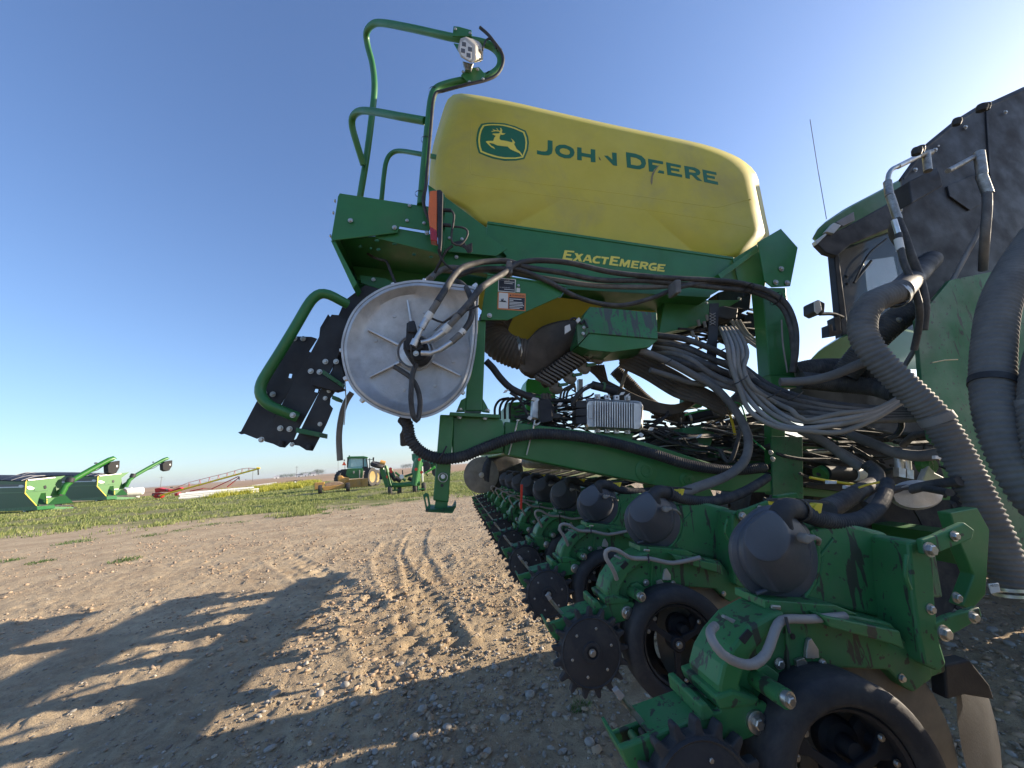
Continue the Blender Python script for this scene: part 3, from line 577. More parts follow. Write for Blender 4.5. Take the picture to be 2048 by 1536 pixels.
# tangles of small wires, far too many to count
def tangle(name,cx,cy,w,h,d0,d1,n,r,m,lenpx=60):
    V=[];F=[]
    for i in range(n):
        x,y=cx+random.uniform(-w,w),cy+random.uniform(-h,h); d=random.uniform(d0,d1); a=random.uniform(-.6,.6)+(math.pi if random.random()<.5 else 0)
        pts=[]
        for k in range(5):
            pts.append(P(x,y,d)); a+=random.uniform(-.5,.5); s=lenpx/2.6*random.uniform(.6,1.2); x+=math.cos(a)*s; y+=math.sin(a)*s*.5; d+=random.uniform(-.04,.04)
        tubegeo(cr(pts,5),r*random.uniform(.6,1.5),5,V,F)
    o=mk(name,V,F,m,smooth=60); o['kind']='stuff'; return o
tangle('wire_tangle',1340,872,70,26,2.2,2.6,60,.008,rubber,80)
for x,y,w,h in ((1320,860,14,10),(1352,880,18,9),(1400,915,16,8),(1450,905,20,12),(1480,880,14,16),(1500,930,22,10),(1310,890,12,8)): plate('junction_box',[(x-w,y-h),(x+w,y-h+2),(x+w,y+h),(x-w,y+h-2)],2.35,.1,black if (x+y)%3 else greenl,bev=.005)
tangle('wire_tangle',1440,900,70,35,2.3,2.7,65,.009,hose,90)
tangle('wire_tangle',1130,825,60,30,2.16,2.4,110,.005,rubber,45)
tangle('wire_tangle',1460,650,40,40,2.35,2.7,45,.008,rubber,50)
tangle('grey_wire_tangle',1440,870,80,40,2.2,2.5,40,.004,tubeg,60)
tangle('wire_tangle',1720,920,90,55,2.0,2.4,55,.012,rubber,100)
plate('dark_backing',[(1300,862),(1420,850),(1545,815),(1548,960),(1400,945),(1310,925)],2.75,.1,black)  # dark sheet added as backing behind the wire clutter
# lumps of valves behind the strap
for x,y,w,h,d in ((1470,600,34,22,2.4),(1475,650,30,30,2.5),(1455,625,22,14,2.3),(1505,650,16,24,2.45),(1400,640,20,12,2.5)):
    plate('valve_bank',[(x-w,y-h*.7),(x-w*.3,y-h),(x+w,y-h*.6),(x+w*.9,y+h*.8),(x+w*.1,y+h),(x-w,y+h*.6)],d,.12,black,bev=.008)
bolts([(1478,598)],2.38,.012)
for x,y in ((1396,640),(1408,643),(1384,662),(1392,672),(1413,630)): tube('air_valve',[(x,y,2.3),(x+3,y+12,2.3)],.011,beige,straight=True)
plate('lift_strap',[(1420,607),(1438,606),(1434,700),(1432,725),(1448,752),(1440,760),(1424,742),(1414,715)],2.1,.006,black,bev=0)
for k in range(4): tube('strap_stitch',[(1419,626+k*6,2.095),(1431,632+k*6,2.095)],.0022,tubeg,straight=True); tube('strap_stitch',[(1431,626+k*6,2.095),(1419,632+k*6,2.095)],.0022,tubeg,straight=True)
# trunk of grey hoses sweeping forward
B=[]
def bun(pts,r,m,name='air_hose'): return tube(name,pts,r,m,sides=12,step=.03)
for k in range(8):
    o=k*7; q=lambda a: random.uniform(-a,a); bun([(1310-o*.2,670+o*.9,2.15+.02*k),(1370,680+o*1.1+q(6),2.12+q(.04)),(1430,705+o*1.2+q(8),2.05+q(.04)),(1480,735+o+q(7),2.0+q(.04)),(1540,772+o*.8+q(7),1.9+q(.03)),(1620,800+o*.7,1.8),(1720,815+o*.5,1.7),(1850,822+o*.3,1.6)],.019,hosed if k%2 else hose)
for k in range(6):
    o=k*6; bun([(1240,700+o,2.3),(1290,715+o*1.3,2.3),(1350,745+o*1.5,2.2),(1400,775+o,2.15),(1450,800+o,2.12)],.015,brownd)
for k in range(8):
    o=k*5; bun([(1170+o,730,2.45),(1200+o*.6,755+o,2.45),(1235,775+o*.8,2.4),(1290,800+o*.5,2.35),(1350,812+o*.4,2.3),(1400,790+o*.2,2.3)],.012,brownd)
for k in range(5):
    o=k*7; q=lambda a: random.uniform(-a,a); bun([(1440+o,655,2.3),(1448+o*1.2,672,2.1),(1455+o*1.4,694+o*.4,1.93),(1462+o+q(2),730+o*.3,1.9+q(.02)),(1478+o*1.1+q(4),775+o*.1,1.86+q(.03)),(1505+o*1.6+q(6),820-o*.4+q(3),1.8+q(.03)),(1550+o*1.2,852-o*1.0+q(6),1.72+q(.03)),(1610,868-o*1.1+q(7),1.66+q(.03)),(1680,862-o*1.2+q(7),1.6),(1750,835-o*.6+q(7),1.55),(1810,795-o*.2+q(5),1.5)],.0125,tubeg if k%2 else beige,'seed_tube')
for k in range(3):
    bun([(1462+k*8,640,2.3),(1480+k*8,668,2.3),(1505+k*7,688,2.25),(1540+k*4,712+k*6,2.2),(1560,730+k*8,2.2)],.011,beige,'seed_tube')
for x,y,d in ((1478,764,1.84),(1548,790,1.8),(1590,795,1.78),(1330,728,2.1)): tube('cable_tie',[(x-14,y+6,d-.02),(x,y,d-.06),(x+12,y-8,d-.04),(x+16,y-12,d)],.003,rubber)
bun([(1300,740,2.1),(1340,752,2.1),(1380,765,2.1),(1420,768,2.08),(1450,755,2.05)],.017,hosed)
bun([(1280,700,2.1),(1340,725,2.08),(1390,752,2.06),(1430,775,2.02),(1470,820,1.98),(1495,870,1.92),(1492,915,1.86),(1465,945,1.8),(1430,962,1.72),(1380,980,1.62),(1350,992,1.55)],.0225,hosed)
bun([(1450,790,2.2),(1480,840,2.15),(1470,900,2.1),(1455,925,2.1),(1440,900,2.15)],.012,hose)
# corrugated duct lower centre and smooth coupler
hz([(1230,740,2.6),(1260,770,2.6),(1290,800,2.58),(1330,828,2.5),(1372,838,2.42)],.045,brownd,'corrugated_hose',corr=.014,amp=.07,sides=20)
tube('coupler',[(1372,838,2.42),(1424,828,2.38)],.041,black,straight=True,sides=20)
hz([(1424,828,2.38),(1450,820,2.34),(1480,795,2.28),(1500,770,2.25)],.043,hosed,'corrugated_hose',corr=.012,amp=.06,sides=20)
for a in ((1374,838),(1424,828)): lathe('hose_clamp',P(*a,2.4),P(a[0]+10,a[1]-2,2.4)-P(*a,2.4),[(.047,-.008),(.05,-.008),(.05,.008),(.047,.008)],steel,segs=20)
gm=plate('gusset_casting',[(1366,856),(1424,848),(1430,866),(1420,900),(1372,905),(1364,880)],2.3,.12,greenl,bev=.01); bolts([(1412,852),(1376,876)],2.29,.01,gm)
plate('hinge_plate',[(1378,770),(1400,765),(1412,790),(1404,815),(1366,820),(1368,790)],2.7,.06,green,bev=.004); bolts([(1384,785),(1375,805)],2.69,.014)
tube('wire_green',[(1370,830,2.2),(1400,822,2.2),(1440,815,2.2),(1480,808,2.2),(1500,870,2.2),(1530,900,2.1)],.005,mat('green_wire',(.03,.3,.08),.5))
tube('wire_yellow',[(1460,830,2.2),(1466,850,2.2),(1470,870,2.2)],.008,ylwp)
tube('lift_rod',[(1240,782,2.4),(1262,712,2.4)],.012,olive,straight=True)

# toolbar (runs away down the whole row) and its brackets
TB=P(1880,1150,1.1); tbx=(TB-C).dot(RT); tbz=TB.z
def TBp(d): return C+U*d+RT*tbx+Vector((0,0,tbz-CAMH))
for ta,tb_ in ((-1.3,.80),(1.16,7.2)):
    tb0,tb1=TBp(ta),TBp(tb_); box('toolbar',(tb0+tb1)/2,(TT,U,NN),(.085,(tb1-tb0).length/2,.085),greenl,bev=.008)
fa=C+U*4.8+RT*.62
box('shade_frame',(fa.x,fa.y,1.69),(RT,U,Vector((0,0,1))),(.12,2.1,.13),green,bev=.01)  # added behind the main beam to block low sun
fb=C+U*5.0+RT*.62; box('shade_frame',(fb.x,fb.y,1.925),(RT,U,Vector((0,0,1))),(.10,1.6,.09),green,bev=.01)  # second added blocker, closes the gap above the first
va,vb=C+U*2.35+RT*1.34,C+U*7.0+RT*1.34; tube('shade_pipe',[(va.x,va.y,1.45),(vb.x,vb.y,1.45)],.11,black,P3=True,straight=True,sides=20)  # added pipe, hidden behind the beam, stops sun over the row units
tg=plate('center_frame_plate',[(1545,880),(1700,876),(1880,880),(1905,960),(1900,1000),(1700,1000),(1545,985)],2.3,.05,green)
plate('painted_opening',[(1610,900),(1870,890),(1890,960),(1700,985),(1612,975)],2.26,.03,black,tg)  # black plate: shade of the opening put into colour
tube('hydraulic_rod',[(1612,905,2.2),(1680,903,2.2)],.02,steel,straight=True)
tube('actuator',[(1650,945,2.0),(1705,948,2.0)],.04,black,straight=True,sides=18); tube('actuator_label',[(1706,948,1.99),(1722,949,1.99)],.04,white,straight=True,sides=18)
tube('actuator',[(1640,950,2.02),(1650,945,2.02)],.045,green,straight=True,sides=18)
for x,y in ((1799,945),(1815,948)):
    tube('hydraulic_fitting',[(x-2,y-30,1.7),(x,y,1.7)],.018,alum2,straight=True,sides=8); tube('hydraulic_fitting',[(x,y-8,1.69),(x,y+10,1.69)],.026,steel,straight=True,sides=6)
bun([(1806,890,1.7),(1830,870,1.6),(1870,865,1.5),(1900,860,1.4)],.016,hose)
plate('cast_hub',[(1845,960),(1858,930),(1862,915),(1870,925),(1870,945),(1890,955),(1870,975),(1850,970)],1.7,.03,alum2,bev=.006)
lathe('hub_cap',P(1845,930,1.75),-U,[(.05,0),(.05,.03),(.03,.05),(0,.05)],green,segs=20)
loft('grey_canister',[ring(circ(1835,992,48,20,24),1.35,24),ring(circ(1832,990,55,20,30),1.42,24),ring(circ(1828,988,50,20,26),1.55,24)],alu)
bun([(1760,1000,1.4),(1800,985,1.38),(1860,970,1.3),(1920,962,1.2)],.018,hose)
bun([(1730,1010,1.3),(1770,985,1.35),(1830,975,1.35),(1900,985,1.2)],.014,hose)
bun([(1700,870,1.9),(1740,885,1.8),(1790,905,1.7),(1840,912,1.6),(1890,905,1.5)],.027,hosed)
bun([(1600,860,1.9),(1650,885,1.85),(1690,915,1.8),(1722,935,1.75)],.024,hosed)
bun([(1640,880,1.9),(1680,900,1.85),(1730,930,1.8)],.016,hosed)
hz([(1735,930,1.72),(1752,945,1.68),(1748,965,1.6),(1715,985,1.4),(1680,1005,1.25),(1650,1020,1.12)],.03,hose,'corrugated_hose',corr=.01,amp=.05,sides=18)
hz([(1560,764,1.75),(1610,762,1.7),(1660,752,1.6),(1720,728,1.5),(1770,708,1.4)],.022,hosed)
tube('valve_rod',[(1718,975,1.3),(1740,968,1.3),(1775,962,1.3)],.004,ylwp)
plate('red_tag',[(1893,600),(1894,600),(1894,601),(1893,601)],2.5,.001,red,bev=0) if False else None
for x,y in ((1700,975),(1665,965),(1880,915)): plate('wire_label',[(x-9,y-4),(x+9,y-3),(x+9,y+3),(x-9,y+3)],1.5,.015,white)
tube('wire_yellow',[(1620,955,1.6),(1680,965,1.6),(1760,972,1.55),(1880,965,1.4),(1910,950,1.35)],.006,ylwp)

# ================================================================ right side: hopper flank, vacuum fan, big hoses
plate('side_shield',[(1834,640),(1900,560),(2000,540),(2180,500),(2180,1235),(1990,1165),(1945,1040),(1930,930),(1862,880),(1845,780)],1.5,.02,greenl)

vf=loft('vacuum_fan_housing',[ring([(1803,357),(1848,295),(1912,244),(1957,216),(1985,207),(2048,178),(2170,130),(2170,640),(1960,660),(1850,650),(1815,600)],1.689,80,smooth=False),ring([(1800,356),(1846,292),(1910,240),(1955,212),(1983,203),(2046,174),(2176,126),(2176,645),(1960,665),(1847,655),(1812,600)],1.709,80,smooth=False),ring([(1800,356),(1846,292),(1910,240),(1955,212),(1983,203),(2046,174),(2176,126),(2176,645),(1960,665),(1847,655),(1812,600)],2.328,80,smooth=False)],black,smooth=30)
plate('panel_seam',[(1972,215),(1976,213),(1984,350),(1980,350)],1.681,.008,black,vf)
plate('panel_edge',[(1895,372),(1970,340),(1990,395),(1940,420),(1900,392)],1.678,.01,black,vf)
lathe('fan_inlet_rim',P(1845,455,1.809),(-U-RT*.3),[(.15,-.06),(.155,-.06),(.158,0),(.15,.006),(.14,0),(.05,-.02),(0,-.02)],rubber,vf,segs=44)
for x,y,r in ((1834,301,.018),(1842,297,.014),(1914,242,.016),(1964,214,.02),(1972,212,.016)): 
    lathe('knob',P(x,y,1.28),NN-U*.3,[(r,-.02),(r*1.2,0),(r,.012),(0,.018)],black,vf,segs=14)
for x,y in ((1870,300),(1930,255),(2010,225),(1830,340),(1800,420),(1840,600)): bolt(P(x,y,1.68),.011,vf)
tube('housing_rim',[(1803,360,1.70),(1848,297,1.70),(1912,246,1.70),(1957,219,1.70),(1985,211,1.70),(2048,182,1.70),(2170,134,1.70)],.014,black,vf,straight=True)
plate('fan_bracket',[(1818,362),(1876,334),(1887,371),(1824,406)],1.543,.1,black,vf,bev=.006)
lathe('rivet',P(1877,292,1.682),-U,[(.006,0),(.005,.004),(0,.004)],white,vf,segs=10)
def stackt(l,m=None):
    for a,b,r,mm in l: tube('hose_fitting',[a,b],r,mm,straight=True,sides=14)
stain=mat('stained_fitting',(.42,.41,.38),.4,.8,dust=(.08,.07,.06),damt=.7,dscale=30)
stackt([((1852,305,1.516),(1856,342,1.516),.019,stain),((1836,312,1.516),(1862,305,1.516),.017,stain),((1836,313,1.503),(1796,333,1.503),.014,alum2),((1775,364,1.503),(1779,392,1.490),.019,stain),((1780,392,1.476),(1796,440,1.463),.019,stain),((1788,440,1.436),(1797,470,1.436),.012,alum2),((1796,478,1.423),(1801,500,1.423),.0165,white)])
tube('bent_fitting',[(1798,332,1.503),(1786,337,1.503),(1778,347,1.503),(1775,366,1.503)],.0115,steel)
hz([(1795,438,1.463),(1808,470,1.450),(1822,510,1.436),(1840,560,1.436),(1850,610,1.436),(1846,660,1.463)],.018,hose)
hz([(1797,468,1.436),(1806,520,1.410),(1822,560,1.397),(1838,610,1.397),(1838,650,1.436),(1828,700,1.490)],.014,hose)
stackt([((1896,342,1.490),(1952,312,1.490),.014,stain),((1958,305,1.476),(1964,350,1.476),.024,stain),((1962,350,1.463),(1976,388,1.463),.024,stain)])
hz([(1974,385,1.463),(1974,420,1.463),(1970,470,1.490),(1966,540,1.596)],.02,hosed)
tube('brace_rod',[(1962,455,1.529),(1848,668,1.663),(1798,750,1.729)],.012,mat('grey_rod',(.22,.21,.2),.5,.3,dust=DU,damt=.4),straight=True)
tube('wiper_arm',[(1,1,1),(2,2,1)],.001,black,straight=True) if False else None
tube('duct_stub',[(1862,520,1.70),(1795,586,1.36)],.052,black,straight=True,sides=26)
lathe('hose_clamp',P(1790,591,1.36),P(1885,505,1.4)-P(1795,586,1.36),[(.054,-.012),(.058,-.012),(.058,.012),(.054,.012)],steel,segs=30); bolts([(1797,640),(1830,605)],1.623,.012)
BH=[(1800,582,1.36),(1772,592,1.35),(1745,606,1.345),(1727,633,1.34),(1726,668,1.33),(1748,708,1.31),(1785,748,1.29),(1828,790,1.27),(1870,835,1.25),(1905,890,1.23),(1938,955,1.21),(1970,1025,1.19),(1998,1090,1.18),(2015,1140,1.175),(2026,1185,1.17)]
hz(BH,.048,hosed,'big_corrugated_hose',corr=.019,amp=.085,sides=36)
lathe('hose_cuff',P(1873,838,1.249),P(1905,890,1.23)-P(1828,790,1.27),[(.050,-.016),(.0555,-.015),(.0555,.015),(.050,.016)],mat('grey_cuff',(.17,.17,.17),.6,dust=DU,damt=.3),segs=36)
for k in range(2): lathe('hose_clamp',P(2024+k*3,1176+k*12,1.17),P(2026,1185,1.17)-P(2015,1140,1.175),[(.047,-.005),(.051,-.005),(.051,.005),(.047,.005)],steel,segs=36)
plate('hose_tag',[(1978,1168),(1998,1166),(2002,1184),(1984,1188)],.8,.003,white)
fonttext('lettering','MR7273',[(1981,1169),(1996,1168),(1997,1173),(1982,1174)],.8,ink)
bh=[(2075,470,1.1),(2030,540,1.08),(1999,610,1.06),(1987,690,1.05),(1985,770,1.04),(1998,850,1.02),(2030,930,1.0),(2075,1000,.98),(2140,1060,.96)]
hz(bh,.052,hosed,'big_corrugated_hose',corr=.019,amp=.075,sides=40)
lathe('hose_cuff',P(1985,765,1.04),P(1985,770,1.04)-P(1987,690,1.05),[(.055,-.012),(.059,-.012),(.059,.012),(.055,.012)],rubber,segs=40)
hz([(2150,600,.95),(2100,700,.94),(2085,800,.93),(2095,900,.92),(2130,980,.92)],.048,hosed,'big_corrugated_hose',corr=.018,amp=.075,sides=32)
lathe('hose_cuff',P(2086,808,.93),NN,[(.051,-.02),(.057,-.02),(.057,.02),(.051,.02)],mat('grey_cuff',(.17,.17,.17)),segs=36)
hz([(1592,745,2.1),(1630,738,2.05),(1690,738,2.0),(1740,748,1.9),(1790,762,1.8)],.062,hose,'corrugated_hose',corr=.012,amp=.04,sides=24)
hz([(1600,760,2.0),(1680,768,1.95),(1750,775,1.85),(1800,790,1.7)],.05,hose,'corrugated_hose',corr=.012,amp=.04,sides=24)
hz([(1690,748,1.9),(1730,700,1.8),(1780,650,1.7),(1820,620,1.65)],.065,hose,'corrugated_hose',corr=.012,amp=.04,sides=24)
tube('grass_straw',[(1865,725,1.4),(1890,720,1.4),(1915,719,1.4)],.0025,mat('straw',(.6,.5,.3),.7),straight=True)
plate('yellow_guard',[(1692,781),(1700,770),(1740,770),(1720,792),(1705,788)],2.6,.02,ylwp,bev=0)
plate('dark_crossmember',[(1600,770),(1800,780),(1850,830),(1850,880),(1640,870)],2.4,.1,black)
bolts([(2046,974)],.99,.014,m=steel) if False else None
# ================================================================ row units (modelled once, copied along the toolbar)
S_=.559; D2=1.39; D1=D2-S_
def build_unit():
    d=D2
    a2=lambda l:l
    body=plate('row_unit',[(1215,1203),(1213,1185),(1220,1166),(1232,1147),(1246,1126),(1262,1112),(1285,1105),(1312,1104),(1390,1112),(1441,1123),(1458,1146),(1475,1150),(1490,1160),(1488,1190),(1462,1205),(1450,1198),(1432,1178),(1375,1174),(1318,1178),(1289,1183),(1276,1200),(1270,1215)],d-.03,.065,greend,bev=.005)
    u=body
    pl=lambda n,px,dd,th,m,par=None,**k: plate(n,px,d+dd,th,m,par or u,**k)
    tb=lambda n,pts,r,m,par=None,**k: tube(n,[(x,y,d+z) for x,y,z in pts],r,m,par or u,**k)
    # broad rim of the closing frame casting
    pl('casting_arch',[(1214,1204),(1212,1185),(1219,1163),(1233,1142),(1255,1120),(1284,1106),(1300,1104),(1298,1122),(1276,1133),(1258,1149),(1246,1166),(1239,1184),(1242,1204)],-.058,.10,greend,bev=.007)
    pl('arch_slot',[(1240,1133),(1252,1122),(1258,1128),(1247,1140)],-.0595,.003,black,bev=.001)
    tb('casting_rim',[(1216,1200,-.035),(1218,1182,-.035),(1226,1164,-.035),(1240,1144,-.035),(1258,1124,-.035),(1285,1112,-.035)],.010,greend)
    for k in range(6): pl('rim_tooth',[(1236+k*6,1136-k*4.4),(1240+k*6,1133-k*4.4),(1243+k*6,1138-k*4),(1239+k*6,1141-k*4)],-.045,.02,greend,bev=.001)
    pl('side_boss',[(1262,1170),(1275,1165),(1290,1176),(1285,1190),(1270,1188)],-.045,.02,greend)
    pl('frame_seam',[(1304,1112),(1307,1112),(1305,1174),(1302,1174)],-.036,.01,greend,bev=.001)
    pl('latch_plate',[(1330,1139),(1334,1137),(1342,1150),(1342,1160),(1326,1160),(1327,1150)],-.04,.008,alum2,bev=.001)
    pl('latch_hook',[(1313,1162),(1323,1159),(1327,1165),(1324,1172),(1314,1171)],-.04,.008,steel,bev=.001)
    for x,y,r in ((1292,1165,.009),(1335,1157,.005),(1346,1166,.007)): bolt(P(x,y,d-.035),r,u)
    for x,y,r in ((1283,1134,.004),(1312,1135,.006),(1250,1163,.004),(1236,1176,.004)): lathe('bolt_hole',P(x,y,d-.0315),-U,[(r,0),(r,.0012),(0,.0012)],black,u,segs=10)
    # closing-wheel arm: a channel, open on top at the tip
    sd_=[(1270,1206),(1268,1225),(1262,1236),(1248,1243),(1200,1256),(1150,1272),(1122,1285),(1106,1276),(1098,1262),(1092,1248),(1130,1236),(1178,1222),(1212,1212),(1215,1200),(1240,1198)]
    arm=pl('closing_arm',sd_,-.060,.014,greend,bev=.004)
    pl('arm_far_side',[(x,y) for x,y in sd_],.036,.012,greend,arm,bev=.003)
    pl('arm_top',[(1128,1236),(1178,1221),(1212,1211),(1213,1216),(1180,1227),(1131,1242)],-.048,.086,greend,arm)
    pl('arm_tip',[(1092,1248),(1096,1247),(1103,1272),(1099,1264)],-.048,.086,greend,arm,bev=.001)
    pl('arm_bottom',[(1122,1285),(1150,1272),(1200,1256),(1199,1251),(1150,1266),(1120,1279)],-.048,.086,greend,arm)
    tb('spring_roller',[(1116,1247,-.03),(1116,1247,.026)],.008,greend,arm,straight=True)
    tb('spring_roller',[(1128,1244,-.03),(1128,1244,.026)],.007,black,arm,straight=True)
    pl('arm_saddle',[(1188,1204),(1196,1202),(1206,1216),(1202,1222),(1190,1222)],-.064,.115,greend,arm,bev=.004)
    pl('arm_web',[(1206,1196),(1228,1190),(1262,1200),(1256,1208),(1212,1212)],-.064,.12,greend,arm,bev=.006)
    lathe('pivot_washer',P(1254,1225,d-.062),-U,[(.020,-.004),(.020,.004),(.016,.006),(0,.006)],steel,arm,segs=24); bolt(P(1254,1225,d-.067),.011,arm)
    # shaft stub of the gauge-wheel stop
    stub=tb('depth_stop',[(1262,1182,-.03),(1281,1193,-.115)],.017,greend,straight=True,sides=18)
    lathe('stop_washer',P(1282,1193,d-.115),-U+RT*.2,[(.014,-.004),(.014,.006),(0,.007)],steel,stub,segs=16); bolt(P(1283,1194,d-.12),.009,stub)
    # levers
    tb('down_force_lever',[(1131,1237,-.005),(1113,1216,-.012),(1100,1199,-.02)],.0042,steel,straight=True)
    pl('lever_grip',[(1091,1192),(1097,1188),(1105,1197),(1099,1203)],-.026,.012,tubeg,bev=.002)
    pl('lever_strip',[(1096,1200),(1102,1196),(1132,1232),(1126,1236)],-.017,.005,steel,bev=.001)
    pl('depth_handle',[(1229,1113),(1231,1110),(1256,1121),(1254,1127)],-.02,.01,tubeg,bev=.002)
    # vapour tube loop
    tb('grey_tube',[(1233,1158,-0.063),(1229,1146,-0.078),(1222,1132,-0.088),(1212,1116,-0.093),(1212,1103,-0.093),(1222,1098,-0.093),(1238,1102,-0.088),(1255,1113,-0.078),(1272,1117,-0.073),(1298,1117,-0.073),(1320,1122,-0.073),(1345,1126,-0.073),(1375,1121,-0.073),(1400,1115,-0.078)],.0072,tubeg,sides=12)
    bolt(P(1231,1160,d-.035),.006,u); tb('cable_tie',[(1296,1108,-.075),(1298,1126,-.082)],.003,black)
    # seed hopper shell and bracket behind the meter
    hs=pl('hopper_shell',[(1356,1010),(1400,1002),(1458,1016),(1478,1040),(1470,1080),(1458,1128),(1440,1122),(1400,1112),(1334,1098),(1358,1075),(1366,1045)],.02,.11,greend,bev=.01,seg=3)
    tb('shell_flange',[(1353,1012,+.018),(1362,1035,+.018),(1358,1065,+.018),(1346,1087,+.018),(1332,1099,+.018)],.006,greend,hs)
    tb('shell_rib',[(1364,1045,+.019),(1385,1022,+.019)],.003,greend,hs)
    pl('meter_neck',[(1280,1092),(1370,1100),(1400,1112),(1300,1110),(1280,1102)],-.03,.09,greend,hs)
    pl('neck_latch',[(1288,1098),(1300,1099),(1300,1104),(1288,1103)],-.034,.01,steel,hs)
    # meter cover
    oc=[(1312,982),(1326,988),(1342,1000),(1354,1018),(1360,1042),(1356,1068),(1340,1088),(1316,1098),(1292,1096),(1270,1082),(1255,1060),(1250,1036),(1255,1016),(1270,999),(1290,985)]
    mid=[(1310,986),(1324,991),(1336,1002),(1345,1018),(1349,1042),(1343,1063),(1328,1078),(1308,1086),(1290,1083),(1272,1070),(1260,1052),(1256,1034),(1260,1016),(1272,1001),(1290,988)]
    fr_=[(1300,990),(1308,998),(1313,1010),(1312,1024),(1306,1036),(1296,1043),(1284,1045),(1272,1042),(1264,1034),(1260,1024),(1261,1014),(1266,1004),(1276,996),(1284,991),(1292,988)]
    def rg(px,dd,s=1,tx=0,ty=0):
        cx,cy=sum(p[0] for p in px)/len(px),sum(p[1] for p in px)/len(px)
        s*=1.03; pts=[P(cx+(x-cx)*s,cy+(y-cy)*s,d+.05+dd-tx*(x-cx)/50-ty*(y-cy)/50) for x,y in px]
        q=cr(pts,6,True); q=q+[q[0]]; cum=[0]
        for a,b in zip(q,q[1:]): cum.append(cum[-1]+(b-a).length)
        o=[];j=0
        for i in range(48):
            t=cum[-1]*i/48
            while cum[j+1]<t: j+=1
            o.append(q[j].lerp(q[j+1],(t-cum[j])/max(1e-9,cum[j+1]-cum[j])))
        return o
    mc=loft('meter_cover',[rg(oc,-.015),rg(oc,-.033),rg(oc,-.037,.985),rg(oc,-.038,.968),rg(mid,-.043,.985),rg(mid,-.064,.97),rg(mid,-.071,.93),rg(fr_,-.088,1.06,.017,.012),rg(fr_,-.094,.98,.017,.012),rg(fr_,-.095,.88,.017,.012)],cover,u,smooth=33)
    tb('cover_ridge',[(1341,1015,-0.022),(1344,1040,-0.020),(1336,1060,-0.017),(1320,1073,-0.014),(1300,1078,-0.012),(1275,1086,-0.004)],.0045,cover,mc)
    kn=pl('cover_latch',[(1328,1017),(1332,1012),(1338,1015),(1345,1014),(1346,1020),(1340,1022),(1334,1026),(1329,1023)],-.066,.022,beige,mc,bev=.004)
    tb('latch_strap',[(1344,1018,-.056),(1353,1021,-.04),(1360,1028,.0)],.0045,beige,kn)
    # vacuum elbow + hose to the toolbar
    el=tb('vacuum_elbow',[(1312,1012,-0.015),(1308,1000,-0.025),(1308,990,-0.028),(1316,983,-0.025),(1330,984,-0.010),(1338,987,-0.005)],.0225,rubber,sides=20)
    lathe('elbow_cuff',P(1336,986,d-.007),P(1350,990,d+.01)-P(1330,984,d-.01),[(.025,-.006),(.026,-.006),(.026,.006),(.025,.006)],rubber,el,segs=20)
    tb('vacuum_hose',[(1336,986,-0.005),(1355,994,0.010),(1385,1001,0.030),(1415,1003,0.050),(1450,998,0.110),(1485,985,0.190),(1515,968,0.300),(1535,955,0.410)],.0185,rubber,sides=16,corr=.0095,amp=.10)
    pl('top_shield',[(1318,973),(1372,975),(1385,977),(1384,980),(1364,979),(1318,977)],.03,.04,black,bev=.001)
    pl('yellow_cap',[(1328,978),(1368,980),(1362,990),(1330,986)],.0,.07,ylwp)
    pl('yellow_cap_side',[(1362,978),(1370,978),(1366,992),(1350,992)],-.004,.02,ylwp)
    # wheels --------------------------------------------------
    def closing(cx,cy,dd,lean,near):
        o=P(cx,cy,d+dd); ax=(-U+lean*NN).normalized(); x=NN.cross(ax).normalized(); y=ax.cross(x)
        pts=[];n=17; r0_,r1_=.099,.124
        for k in range(n):
            for a,r in ((-.36,r0_),(-.24,r0_+.003),(-.17,r0_+.012),(-.14,r1_-.006),(-.07,r1_),(.07,r1_),(.14,r1_-.006),(.17,r0_+.012),(.24,r0_+.003)):
                t=(k+a*1.05)*2*math.pi/n+.1; pts.append(o+(x*math.cos(t)+y*math.sin(t))*r)
        w=prism('closing_wheel',pts,-ax*.022,rubber,u,bev=.004,seg=2,off=root_off())
        lathe('wheel_disc',o+ax*.0,ax,[(.098,-.03),(.098,.0),(.094,.006),(.09,.003),(.086,.004),(.03,.006),(.028,.010),(.018,.010),(.016,.004),(0,.004)],rubber,w,segs=40)
        if near or True:
            bolt(o+ax*.008,.009,w,ax=ax)
            for k in range(6):
                t=k*math.pi/3+.3; bolt(o+ax*.003+(x*math.cos(t)+y*math.sin(t))*.066,.0048,w,ax=ax)
        return w
    closing(1183,1304,-.10,.10,True); closing(1180,1292,.085,-.12,False)
    def gauge(cx,cy,dd,out,kd):
        o=P(cx,cy,d+dd); ax=(-U*1.0+RT*(-.10)*kd+NN*.10*kd).normalized()*out
        prof=[(.120,-.055),(.150,-.060),(.166,-.056),(.173,-.045),(.1745,.0),(.173,.034),(.167,.044),(.152,.049),(.134,.050),(.126,.046),(.122,.035),(.120,.0)]
        w=lathe('gauge_wheel',o,ax,prof+[(.120,-.055)],rubber,u,segs=64,smooth=60)
        lathe('wheel_rim',o,ax,[(.121,-.045),(.122,.03),(.117,.033),(.111,.028),(.109,.0),(.109,-.045),(.121,-.045)],black,w,segs=56)
        x=NN.cross(ax).normalized(); y=ax.cross(x)
        for k in range(3):
            t=k*2*math.pi/3+.5; e=x*math.cos(t)+y*math.sin(t); f=ax.cross(e)
            prism('wheel_spoke',[o+e*.02+f*.011,o+e*.075+f*.008,o+e*.112+f*.028,o+e*.112-f*.028,o+e*.075-f*.008,o+e*.02-f*.011],ax*.012,black,w,bev=.003)
            for q in (-.22,.22): bolt(o+ax*.014+(x*math.cos(t+q)+y*math.sin(t+q))*.101,.0055,w,ax=ax)
